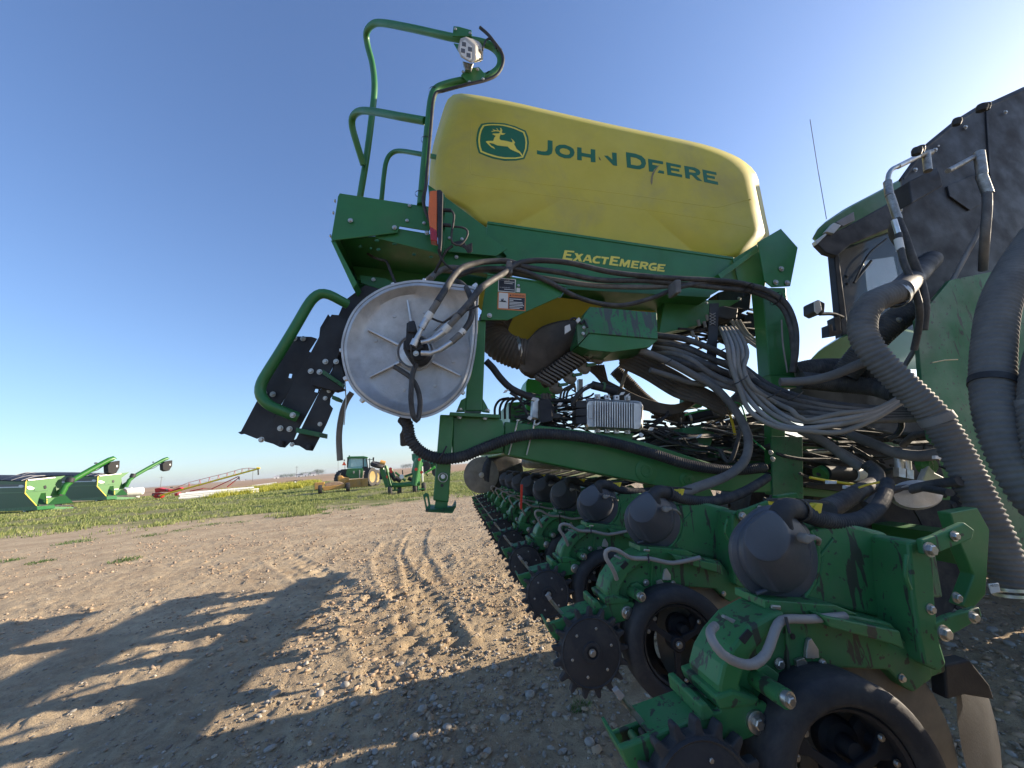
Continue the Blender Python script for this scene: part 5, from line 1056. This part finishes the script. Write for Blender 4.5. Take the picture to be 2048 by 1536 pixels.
for x,y,rd,n,h in ((80,1125,.25,120,.08),(250,1122,.3,160,.09),(20,1122,.25,120,.08),(150,1085,.5,200,.1),(420,1050,.5,160,.08),(640,1022,.3,200,.14),(626,1027,.25,120,.1),(652,1028,.2,90,.09),(560,1018,.5,160,.09),(700,1018,.5,160,.1),(480,1045,.4,120,.07),(760,1010,.5,200,.1),(820,1000,.5,220,.12),(1160,1416,.07,130,.05),(1148,1390,.03,30,.03),(930,985,.6,300,.12),(300,1072,.4,140,.08),(360,1062,.4,120,.07)):
    q=G(x,y); a,b,c=tuft(q.x,q.y,rd,n,h,.008 if y>1300 else .02); XY.append(a);HH.append(b);WW.append(c)
o=blades('weed_tufts',np.concatenate(XY),np.concatenate(HH),np.concatenate(WW),wmat,1.1); tag(o,'small weed tufts dotted over the dirt near the grass edge','weeds',kind='stuff')
XY=[];HH=[];WW=[]
for px in range(425,640,5):
    for q in range(3):
        x=px+random.uniform(-4,4); y=(992-(px-425)*.12)+random.uniform(-6,5); 
        if 960-(px-425)*.03<y-12: pass
        p=G(x,max(y,968-(px-425)*.04)); 
        if p.y>110 or p.y<0: continue
        a,b,c=tuft(p.x,p.y,random.uniform(.4,1.1),110,random.uniform(.4,.85),.07); XY.append(a);HH.append(b);WW.append(c)
o=blades('flowering_weeds',np.concatenate(XY),np.concatenate(HH),np.concatenate(WW),ymat,.5,False); tag(o,'tall yellow-flowering weeds grown up around the white pipes','weeds',kind='stuff')

# ---------------------------------------------------------------- far equipment
ZU=Vector((0,0,1))
def bgp(name,px,A,dr,dep,m,parent='root',bev=0,holes=()): return prism(name,[VPl(x,y,A,dr) for x,y in px],dep,m,parent,[[VPl(x,y,A,dr) for x,y in h] for h in holes],bev)
def facing(A):
    v=Vector((A.x,A.y,0)).normalized(); return v.cross(ZU),v      # right, away
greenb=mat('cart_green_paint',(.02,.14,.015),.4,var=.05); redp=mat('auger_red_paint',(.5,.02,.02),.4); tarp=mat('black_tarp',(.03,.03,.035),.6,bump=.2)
scry=mat('scraper_yellow_paint',(.50,.27,.06),.6,dust=(.35,.25,.15),damt=.5); tyre=mat('far_tyre',(.035,.033,.032),.8); wht=mat('white_paint',(.7,.7,.68),.5)
def cart(k,ox,oy,s,lab):
    """k: unused; every pixel is given for the nearer cart and moved/scaled for the other"""
    f=lambda l:[(ox+(x-55)*s,oy+(y-994)*s-(.0755*((ox+(x-55)*s)-ox-(x-55)*s))) for x,y in l]
    A=G(*f([(72,1024)])[0]); t=thing('grain_cart',A,lab,'grain cart','grain carts parked on the grass'); 
    e=Vector((.30,.95,0)).normalized(); sd=Vector((-.95,.30,0)).normalized()
    A0=Vector((A.x,A.y,0))
    q=lambda l:zp(l,.1709,0,900)
    E_=lambda n,l,dep,m,par='root',hol=(): bgp(n,f(q(l)),A0,e,dep,m,par,0,[f(q(h)) for h in hol])
    endw=E_('end_wall',[(312,350),(640,315),(765,300),(650,385),(660,480),(740,430),(690,540),(640,560),(560,635),(540,630),(535,500),(480,505),(455,560),(430,655),(290,510)],sd*.12,greenb)
    E_('corner_trim',[(286,505),(298,500),(432,648),(425,655)],-sd*.0+Vector((.02,-.02,0)),ylwp,endw); E_('corner_trim',[(300,375),(312,350),(316,360),(300,505),(292,505)],Vector((.03,-.03,0)),ylwp,endw)
    E_('roll_tarp_tube',[(315,345),(640,315),(640,328),(330,362)],-sd*.06+Vector((.04,0,0)),wht,endw)
    E_('rail_stripe',[(300,480),(560,466),(560,474),(300,492)],Vector((.05,-.02,0)),green,endw)
    E_('inspection_window',[(515,420),(535,412),(545,435),(535,455),(518,450)],Vector((.05,-.02,0)),black,endw)
    E_('decal',[(312,430),(345,420),(400,440),(395,460),(340,465),(312,452)],Vector((.05,-.02,0)),wht,endw); E_('decal',[(398,430),(450,432),(425,450),(408,475),(398,465)],Vector((.05,-.02,0)),green,endw)
    E_('decal',[(540,545),(605,540),(605,552),(540,558)],Vector((.05,-.02,0)),wht,endw)
    for y in (575,595,615): E_('step',[(540,y),(555,y),(555,y+9),(540,y+9)],Vector((.05,-.02,0)),ylwp,endw)
    S=lambda n,l,dep,m,par='root': bgp(n,f(q(l)),A0,sd,dep,m,par)
    side=S('side_wall',[(-900,480),(-900,350),(-300,355),(300,370),(290,510),(430,655),(-300,720),(-700,720)],e*2.6,mat('cart_green_shaded',(.018,.09,.014),.5))  # darker copy of the cart green, the side's shade is in the colour
    S('side_stripe',[(-900,455),(220,428),(275,412),(285,425),(275,438),(220,440),(-900,470)],-e*.02,wht,side)
    S('side_stripe',[(-900,420),(295,400),(293,440),(-900,462)],-e*.01,ink,side)
    S('side_rib',[(-900,520),(292,492),(292,502),(-900,532)],-e*.08,greenb,side)
    S('maker_oval',circ(250,425,30,14,18),-e*.03,wht,side)
    V=[];F=[]
    c0=[VPl(x,y,A0,sd) for x,y in f(q([(-900,350),(-500,345),(-100,350),(310,365)]))]
    for i,p in enumerate(c0):
        for j in range(7): V.append(p+e*(2.7*j/6)+ZU*(.42*math.sin(math.pi*j/6)+.02))
    for i in range(3):
        for j in range(6): a=i*7+j; F.append((a,a+1,a+8,a+7))
    mk('tarp_cover',V,F,tarp,side,smooth=50)
    for i in range(12):
        p=c0[0].lerp(c0[-1],i/11.5); tubeo=tube('tarp_bow',[p+e*(2.7*j/6)+ZU*(.42*math.sin(math.pi*j/6)+.05) for j in range(7)],.035,mat('bow_grey',(.3,.3,.3),.5),side,P3=True,sides=6,step=.4)
    # auger arm
    def EP(x,y): return VPl(*f(q([(x,y)]))[0],A0,e)
    a0,a1,a2=EP(690,520)-sd*.4,EP(800,365)-sd*.5,EP(1235,120)-sd*.6
    arm=tube('auger_arm',[a0,EP(720,455)-sd*.45,a1,a2,EP(1290,115)-sd*.6],.27*1,greenb,P3=True,sides=12,step=.5)
    tube('arm_joint',[EP(775,380)-sd*.5,EP(800,330)-sd*.5],.36,black,arm,P3=True,straight=True)
    tube('arm_light',[EP(1080,165)-sd*.6,EP(1080,150)-sd*.6],.12,black,arm,P3=True,straight=True)
    tube('arm_cylinder',[EP(860,320)-sd*.3,EP(1120,235)-sd*.3,EP(1200,180)-sd*.3],.05,black,arm,P3=True,straight=True)
    sp_=[EP(x,y)-sd*.9 for x,y in ((1235,150),(1345,130),(1340,215),(1300,280),(1250,292),(1205,270),(1200,190))]
    bs=prism('spout',sp_,sd*.8,mat('spout_rubber',(.012,.012,.013),.8),arm,bev=.05); prism('spout_label',[EP(x,y)-sd*.92 for x,y in ((1300,185),(1318,183),(1318,205),(1300,207))],sd*.02,wht,bs)
    # undercarriage
    tg=bgp('tongue',f(q([(430,655),(860,668),(860,700),(440,700)])),A0,e,sd*.6,green)
    bgp('pto_guard',f(q([(455,640),(860,640),(860,658),(455,662)])),A0,e,sd*.3,black,tg)
    bgp('hitch',f(q([(860,660),(940,680),(935,700),(860,705)])),A0,e,sd*.3,black,tg); bgp('jack_stand',f(q([(640,700),(660,700),(650,750),(645,750)])),A0,e,sd*.1,black,tg)
    bgp('frame_sill',f(q([(-900,700),(0,690),(430,655),(440,702),(340,710),(-900,740)])),A0,sd,e*1.2,green)
    for dx,dz in ((0,0.4),(0,2.6)):
        c=A0+e*1.1-sd*dx+sd*(1.3+dz*.0); pass
    for kx,px_ in enumerate((690,)):
        c=EP(px_,585)+Vector((c0[0].x,c0[0].y,0)).normalized()*2.2; bigwheel('wheel',(c.x,c.y,.85),sd if False else e,.8,.7,.4,black,tyre,lugs=14)
    c=A0+sd*3.2+e*.8; bigwheel('wheel',(c.x,c.y,.7),e,.7,.6,.35,black,tyre,lugs=14)
    bgp('grey_post',f(q([(272,712),(285,712),(284,800),(274,800)])),A0,sd,e*.1,wht)
    ROOT[0]=None; return t
cart(0,55,994,1,'nearer green grain cart at the left edge, its long auger arm raised to the right')
cart(1,55+143,994-15.5,.80,'farther green grain cart, just left of the white tank, with a raised auger arm')
# white nurse tank
A=G(262,997); rt,aw=facing(A); nt_=thing('nurse_tank',A,'white horizontal tank standing behind the farther grain cart','tank')
q0=VPl(243,986,A,rt); q1=VPl(284,982,A,rt); rr_=.5*(VPl(262,976,A,rt)-VPl(262,992,A,rt)).length
L=(q1-q0); n_=L.normalized(); lathe('tank_shell',q0,n_,[(0,-rr_*.5),(rr_*.6,-rr_*.4),(rr_*.95,-.1),(rr_,.1),(rr_,L.length-.1),(rr_*.95,L.length+.1),(rr_*.6,L.length+rr_*.4),(0,L.length+rr_*.5)],wht,segs=24,smooth=60)
for x in (250,276): bgp('tank_saddle',[(x-3,988),(x+3,988),(x+4,997),(x-4,997)],A,rt,aw*.8,wht)
lathe('tank_valve',VPl(262,977,A,rt),ZU,[(.15,-.1),(.15,.15),(0,.2)],wht,segs=10)
ROOT[0]=None
# red and yellow swing auger
A=G(310,998); 
def zq(x,y): return (300+x*.166,920+y*.166)
B_=G(*zq(760,440)); A=G(*zq(95,470)); dr=Vector((1.0,.35,0)).normalized()
au=thing('grain_auger',A,'long red and yellow portable grain auger with a trussed tube rising to the right','grain auger')
Q=lambda x,y,o=0: VPl(*zq(x,y),A,dr)+dr.cross(ZU)*-o
px_=(Q(10,0)-Q(0,0)).length/10
tube('auger_tube',[Q(120,430),Q(1320,100)],13*px_,mat('auger_yellow',(.85,.62,.03),.4),P3=True,straight=True,sides=14)
tube('auger_head',[Q(1285,95),Q(1325,100)],13*px_,mat('auger_yellow',(.85,.62,.03),.4),P3=True,straight=True,sides=14)
tube('discharge_spout',[Q(1303,115),Q(1306,180)],10*px_,black,P3=True,straight=True,sides=10)
tr_=[(200,380),(470,270),(715,208),(930,155),(1110,105),(1190,97),(1290,105)]
tube('truss_cable',[Q(*p) for p in tr_],3.5*px_,redp,P3=True,sides=6,step=1.5)
for x,y0 in ((470,275),(600,238),(715,210),(825,182),(930,157),(1020,130),(1110,107),(1190,99)):
    yb=430-(x-120)*.275
    for o in (-14,14): tube('truss_strut',[Q(x,y0),Q(x+o,yb)],2.8*px_,redp,P3=True,straight=True,sides=5)
    tube('truss_brace',[Q(x+10,y0+8),Q(x+100,yb-32)],1.0*px_,redp,P3=True,straight=True,sides=5)
for a,b,r in (((740,350),(1060,200),7),((930,325),(1080,205),7),((480,375),(640,345),8),((640,345),(760,350),4)): tube('lift_frame',[Q(*a),Q(*b)],r*px_,redp,P3=True,straight=True,sides=8)
tube('pulley_block',[Q(1070,195),Q(1075,240)],8*px_,black,P3=True,straight=True,sides=8)
for l in ([(55,345),(110,335),(115,385),(60,395)],[(105,335),(150,345),(230,360),(235,385),(120,385)],[(20,400),(70,398),(130,400),(130,440),(95,475),(60,460),(30,440)],[(230,375),(350,330),(375,345),(360,360),(250,385)],[(290,405),(330,395),(335,425),(300,435)]):
    prism('auger_hopper',[Q(*p) for p in l],dr.cross(ZU)*-1.0,redp,bev=.03)
for x,y,r in ((45,420,14),(205,362,12),(110,430,12),(260,330,8)): lathe('auger_drive',Q(x,y),dr.cross(ZU),[(r*px_*.5,-.3),(r*px_,-.2),(r*px_,.2),(r*px_*.5,.3),(0,.3)],black,segs=16)
ROOT[0]=None
# stack of white pipes
A=G(*zq(440,475)); pdir=(G(*zq(1500,315))-G(*zq(540,420))); pdir.z=0
rt,aw=facing(A); ps_=thing('pipe_stack',A,'stack of long white pipes lying in the weeds, dark open ends toward the yard','pipes')
d1=Vector((.80,.60,0)).normalized()
for i,(x,y) in enumerate([(345,462),(375,462),(405,462),(435,462),(465,460),(495,456),(360,440),(390,440),(420,438),(450,437),(480,435),(430,405),(455,415),(540,418),(500,425),(350,420)]):
    p=VPl(*zq(x,y),A,rt); r=.14
    o=lathe('pipe',p,d1,[(r*.8,.3),(r*.8,0),(r,0),(r,4+(i%3)),(0,4+(i%3))],wht,segs=12); lathe('pipe_mouth',p+d1*.25,-d1,[(r*.82,0),(0,.01)],black,o,segs=12)
ROOT[0]=None
# pipe trailer
def trailer(zx0,zx1,zy0,zy1,whx,lab,low):
    A=G(*zq(whx,low)); rt,aw=facing(A); t=thing('pipe_trailer',A,lab,'trailer')
    Q=lambda x,y: VPl(*zq(x,y),A,rt); u=(Q(10,0)-Q(0,0)).length/10
    for dd in (0,1.4):
        tube('frame_rail',[Q(zx0,zy0)+aw*dd,Q(zx1,zy1)+aw*dd],2.5*u,black,P3=True,straight=True,sides=6); tube('frame_rail',[Q(zx0-60,zy0+60)+aw*dd,Q(whx,zy1+45)+aw*dd],2.5*u,black,P3=True,straight=True,sides=6)
        for k in range(4): a=k/3; tube('frame_post',[Q(zx0+(zx1-zx0)*a,zy0+(zy1-zy0)*a)+aw*dd,Q(zx0+(zx1-zx0)*a-15,zy0+(zy1-zy0)*a+40)+aw*dd],2*u,black,P3=True,straight=True,sides=6)
    h=(low-zy1-40)*u*.5+.2
    for dd in (-.1,1.5):
        c=Q(whx,low)+aw*dd; c.z=.36; lathe('wheel',c,-aw,[(.2,-.1),(.34,-.1),(.36,0),(.34,.1),(.2,.1),(.18,.06),(0,.06)],tyre,segs=20); lathe('wheel_rim',c,-aw,[(.24,.105),(.2,.12),(0,.12)],wht,segs=16)
    ROOT[0]=None
trailer(960,1190,352,340,1160,'low steel pipe trailer with a white-rimmed wheel in front of the yellow weeds',395)
trailer(1640,1840,258,240,1745,'farther low steel trailer standing in the grass left of the yellow scraper',292)
A=G(*zq(1250,330)); rt,aw=facing(A); t=thing('boom_section',A,'white boom lying on the grass beyond the yellow weeds','boom'); 
for dd,l in ((0,[(1230,305),(1525,265),(1528,276),(1235,314)]),(1.5,[(1380,290),(1520,285),(1500,300),(1390,305)])): bgp('boom_beam',[zq(x,y) for x,y in l],A+aw*dd,rt,aw*.5,wht)
ROOT[0]=None
# tractor with box scraper
zt=lambda x,y:(600+x*.1465,880+y*.1465)
A=G(*zt(960,640)); rt,aw=facing(A); A.z=0
t=thing('parked_tractor',A,'green tractor with yellow wheels and an orange triangle beside its cab, beyond the yard','tractor')
Q=lambda x,y,o=0: VPl(*zt(x,y),A,rt)+aw*o
def tp(n,l,o,dep,m,par='root',bev=.03): return prism(n,[Q(x,y,o) for x,y in l],aw*dep,m,par,bev=bev)
cab=tp('cab',[(645,260),(665,240),(870,245),(905,260),(925,370),(860,380),(830,390),(640,385)],.5,1.5,mat('far_cab_glass',(.25,.48,.48),.1),bev=.02)
tp('cab_window',[(690,250),(855,245),(862,345),(800,355),(690,365)],.48,.03,mat('far_cab_glass_lit',(.42,.62,.60),.1),cab,0)
for l in ([(640,250),(665,245),(650,370),(635,380)],[(855,245),(868,245),(872,370),(860,372)],[(900,250),(915,255),(930,375),(918,378)]): tp('cab_pillar',l,.44,.08,black,cab,0)
tp('cab_roof',[(632,240),(665,222),(870,218),(930,232),(915,248),(640,250)],.3,1.8,green,cab,.05)
tp('driver_seat',[(735,345),(760,335),(800,335),(812,360),(740,365)],.8,.4,black,cab)
for x,y in ((670,212),(600,270),(865,222)): tp('beacon',[(x-8,y-5),(x+8,y-5),(x+8,y+12),(x-8,y+12)],.4,.2,black,cab,0)
tp('slow_triangle',[(600,285),(630,345),(572,345)],.2,.03,mat('orange_triangle',(.8,.1,.03),.4),cab,0); tp('triangle_post',[(608,345),(614,345),(616,420),(608,420)],.22,.05,black,cab,0)
tp('exhaust',[(943,250),(956,235),(958,385),(944,385)],1.5,.15,black); tp('mirror',[(990,235),(1015,228),(1013,285),(992,285)],1.0,.1,black); tube('mirror_arm',[Q(920,265,1),Q(990,262,1)],.03,black,P3=True,straight=True,sides=6)
bd=tp('tractor_body',[(640,390),(860,385),(850,520),(680,530),(620,480)],.4,2.6,green)
tp('hitch_panel',[(560,400),(640,395),(650,500),(540,520),(515,450)],.6,1.2,black,bd); tp('fender',[(840,370),(900,350),(935,380),(930,430),(860,420)],.5,1.0,black,bd)
for l in ([(805,410),(820,410),(818,520),(806,520)],[(720,430),(740,420),(745,450),(728,460)]): tp('lift_arm',l,.2,.2,ltgrey,bd,0)
yax=(rt*.75+aw*.66)
for cx,cy,o,r in ((965,520,.9,.93),(1035,525,2.4,.78),(560,470,1.0,.9)):
    c=Q(cx,cy,o); bigwheel('wheel',(c.x,c.y,r),(rt*.85-aw*.5),r,.5,r*.6,mat('faded_yellow',(.28,.20,.06),.6,dust=DU,damt=.5),tyre,lugs=16)
ROOT[0]=None
A2=G(*zt(460,725)); rt,aw=facing(A2); A=A2
t=thing('box_scraper',A2,'dusty yellow box scraper on small wheels behind the parked tractor','scraper')
tp('scraper_blade',[(620,555),(945,520),(945,640),(700,655),(640,640)],1.5,.3,scry); tp('blade_rib',[(860,535),(880,532),(880,640),(862,642)],1.4,.1,scry,bev=0)
tp('scraper_box',[(310,640),(590,605),(625,585),(615,640),(560,665),(330,695),(312,680)],0,.5,scry); tp('side_plate',[(190,585),(330,575),(335,600),(300,660),(195,690)],.5,.4,scry)
tp('soil_heap',[(330,600),(420,570),(540,570),(600,590),(590,612),(340,640)],.5,1.2,clm,bev=.05); tp('mast',[(515,490),(580,485),(600,510),(670,510),(680,540),(600,600),(520,590)],.8,.5,scry,bev=.08)
for cx,cy,o in ((275,680,0),(655,655,0)):
    c=Q(cx,cy,o); lathe('wheel',Vector((c.x,c.y,.36)),rt,[(.2,-.14),(.34,-.14),(.37,0),(.34,.14),(.2,.14),(0,.1)],tyre,segs=20)
ROOT[0]=None
# folded cultivator
A=G(*zt(1330,735)); rt,aw=facing(A)
t=thing('folded_cultivator',A,'dark green cultivator with wings folded upright on four small wheels, right of the parked tractor','cultivator')
def tl_(n,a,b,r,m,o=0,par='root'): return tube(n,[Q(*a,o),Q(*b,o)],r,m,par,P3=True,straight=True,sides=8)
for a,b,r,m,o in (((1200,640),(1115,385),.16,green,0),((1230,600),(1170,360),.12,green,.8),((1170,345),(1240,620),.06,greenb,-.2),((1290,620),(1640,590),.14,green,0),((1200,640),(1310,600),.12,green,0),((1560,620),(1620,250),.22,green,0),((1600,560),(1650,300),.2,green,.8),((1560,450),(1600,260),.16,green,1.2),((1430,500),(1560,455),.07,green,.5),((1300,440),(1440,560),.07,green,.5),((1240,400),(1290,520),.1,green,1),((1400,410),(1405,470),.04,black,.5),((1300,640),(1300,690),.07,green,0),((1610,600),(1615,690),.06,green,0),((1675,360),(1680,570),.05,wht,.5),((1240,560),(1300,660),.08,green,.4),((1130,380),(1120,540),.2,black,.6),((1220,690),(1370,680),.05,green,0),((1560,680),(1700,670),.05,green,0)): tl_('frame_tube',a,b,r,m,o)
for x,y,o in ((1235,395,.4),(1200,500,.1),(1580,400,-.2),(1625,270,-.2),(1660,440,.3),(1245,430,.4)): lathe('reflector',Q(x,y,o-.3),-aw,[(.1,0),(.1,.03),(0,.03)],redr,segs=8)
lathe('gauge_dial',Q(1388,500,-.1),-aw,[(.14,0),(.14,.05),(0,.06)],wht,segs=14)
for cx,cy,o in ((1230,705,0),(1358,688,.3),(1568,665,.2),(1693,660,.4)):
    c=Q(cx,cy,o); r=VPl(*zt(cx,cy),A,rt).z; lathe('wheel',Q(cx,cy,o),rt,[(.16,-.13),(.30,-.13),(.36,-.05),(.36,.05),(.30,.13),(.16,.13),(0,.08)],tyre,segs=20)
lathe('raised_wheel',Q(1060,340,0),rt*.3+ZU-aw*.2,[(.1,-.12),(.4,-.12),(.45,0),(.4,.12),(.1,.12),(0,.1)],tyre,segs=20); tl_('raised_hub',(1090,310),(1160,330),.18,scry,0)
tl_('knife_row',(1190,400),(1300,570),.1,black,.9); tl_('knife_row',(1480,520),(1560,560),.12,black,.6); tl_('coil',(1300,520),(1380,560),.15,black,.5)
ROOT[0]=None
# green seed cart behind
A=G(*zt(1800,600)); rt,aw=facing(A)
t=thing('seed_cart',A,'green hopper cart standing beyond the folded cultivator','cart')
tp('hopper',[(1525,195),(1600,178),(1900,160),(2000,180),(2000,300),(1800,330),(1700,330),(1560,320),(1530,270)],0,2.0,mat('teal_green_paint',(.02,.17,.09),.45)); tp('hopper_lid',[(1525,198),(1600,178),(1900,160),(1900,150),(1600,170),(1522,190)],-.1,2.2,wht,bev=0)
tp('chute',[(1700,450),(1840,350),(1850,385),(1715,462)],-.3,.5,mat('bright_green_paint',(.10,.5,.05),.4)); tp('cart_frame',[(1560,320),(2000,300),(2000,380),(1860,400),(1700,350)],.3,1,green)
for cx,cy in ((1710,360),(1870,430)):
    c=Q(cx,cy,0); lathe('wheel',c,-aw,[(.25,-.2),(.42,-.2),(.45,0),(.42,.2),(.25,.2),(0,.15)],tyre,segs=20)
tl_('cart_leg',(1680,400),(1745,490),.05,black); tl_('cart_leg',(1690,330),(1690,470),.07,wht)
ROOT[0]=None
# ---------------------------------------------------------------- skyline: poles, trees, houses
def horizon(px): return 978-.0755*(px-264)
def far(px,D):
    q=ray(px,horizon(px)); q.z=0; q.normalize(); return Vector((q.x*D,q.y*D,0))
polem=mat('pole_wood',(.13,.12,.11),.8)
for i,(px,top,D) in enumerate(((321,961,420),(505,946,420),(593,938,380),(676,918,520),(235,968,700))):
    A=far(px,D); h=(horizon(px)-top)/FPX*D*1.15+1.5; w_k=.16
    t=thing('utility_pole',A,['utility pole rising behind the red end of the grain auger','utility pole standing right of the auger discharge spout','tall utility pole left of the distant farmstead','utility pole seen just left of the parked tractor cab','utility pole above the nurse tank'][i],'pole')
    tube('pole',[A,A+ZU*h],w_k,polem,P3=True,straight=True,sides=8); rt,aw=facing(A); tube('crossarm',[A+ZU*(h-.8)-rt*1.2,A+ZU*(h-.8)+rt*1.2],.1,polem,P3=True,straight=True,sides=6)
    ROOT[0]=None
lf=leafmat('far_foliage',(.05,.07,.035),(.09,.11,.055),.2)
def fartree(A,h,lab):
    t=thing('distant_tree',A,lab,'tree','trees along the distant farmstead'); tube('trunk',[A,A+ZU*h*.5],h*.03,polem,P3=True,straight=True,sides=6)
    V=[];F=[]
    for i in range(260):
        a,b=random.random()*6.28,random.uniform(-1,1); rad=random.random()**.4*(1+.25*math.sin(a*3+h)); c=math.sqrt(1-b*b)
        p=A+Vector((math.cos(a)*c*rad*h*.6,math.sin(a)*c*rad*h*.6,h*.6+b*rad*h*.4)); s=h*.07
        k=len(V); V+=[p+Vector((random.uniform(-s,s),random.uniform(-s,s),random.uniform(-s,s))) for _ in range(3)]; F.append((k,k+1,k+2))
    mk('crown',V,F,lf); ROOT[0]=None
ORD=['leftmost','second','third','fourth','fifth','sixth','last']
TL=['%s tree from the left in the tree clump left of the farmstead pole'%ORD[i] for i in range(6)]+['%s tree from the left in the tree row right of the farmstead pole'%ORD[i] for i in range(7)]+['%s distant tree from the left in the gap right of the folded cultivator'%ORD[i] for i in range(4)]+['%s faint horizon tree from the left under the auger spout'%ORD[i] for i in range(3)]
for i,(px,h,D) in enumerate([(556,7,900),(562,8,900),(567,9,900),(573,8,900),(580,9,880),(586,9,900),(603,9,880),(609,10,880),(616,9,900),(622,10,900),(632,13,900),(637,14,900),(644,12,900),(806,14,1200),(811,15,1200),(816,15,1200),(821,14,1200),(460,7,1500),(470,6,1500),(490,7,1500)]):
    fartree(far(px,D),h,TL[i])
for i,(px,w,h,D,rc) in enumerate(((553,9,4,880,(.6,.6,.6)),(598,12,4,880,(.4,.4,.42)),(611,8,4,870,(.6,.58,.55)),(627,9,5,860,(.55,.55,.55)),(486,8,3.5,1400,(.6,.6,.6)))):
    A=far(px,D); rt,aw=facing(A)
    t=thing('farm_building',A,['white farm shed at the left end of the distant farmstead','long low grey-roofed farm building among the distant trees','small pale farmhouse in the middle of the distant farmstead','pale farmhouse under the tallest distant trees','lone white shed far off below the auger'][i],'building')
    box('wall',A+ZU*h*.5,(rt,aw,ZU),(w/2,3.5,h/2),wht,bev=0)
    rfm=mat('roof%d'%(i%2),(.2,.19,.19) if i%2 else (.4,.4,.42),.6)
    prism('roof',[A-rt*(w/2+.4)-aw*4+ZU*h,A-rt*(w/2+.4)+ZU*(h+2.2),A-rt*(w/2+.4)+aw*4+ZU*h],rt*(w+.8),rfm,bev=0)
    box('door',A+ZU*1.2-aw*3.55,(rt,aw,ZU),(1,.05,1.2),black,bev=0); ROOT[0]=None
# ---------------------------------------------------------------- haze
if HAZE:
    me=bpy.data.meshes.new('haze'); s=3500
    hv=[(x,y,z) for z in (-6,40) for y in (-300,s) for x in (-s,s)]
    me.from_pydata(hv,[],[(0,1,3,2),(4,6,7,5),(0,4,5,1),(2,3,7,6),(0,2,6,4),(1,5,7,3)]); bm=bmesh.new(); bm.from_mesh(me); bmesh.ops.recalc_face_normals(bm,faces=bm.faces); bm.to_mesh(me); bm.free(); o=bpy.data.objects.new('haze',me); COL.objects.link(o)
    hm=bpy.data.materials.new('haze_air'); hm.use_nodes=True; n=hm.node_tree.nodes; n.remove(n['Principled BSDF']); v=n.new('ShaderNodeVolumePrincipled'); v.inputs['Color'].default_value=(.85,.9,1,1); v.inputs['Density'].default_value=HAZE; v.inputs['Anisotropy'].default_value=.3
    hm.node_tree.links.new(v.outputs[0],n['Material Output'].inputs['Volume']); me.materials.append(hm); o['kind']='stuff'; o['label']='thin dusty morning haze over the plain'
# ---------------------------------------------------------------- keep the hierarchy to thing > part > sub-part
bpy.context.view_layer.update()
def depth(o):
    d=0
    while o.parent: o=o.parent; d+=1
    return d
for o in sorted(list(bpy.data.objects),key=depth):
    while depth(o)>2:
        p=o.parent; o.location=o.location+p.location; o.parent=p.parent
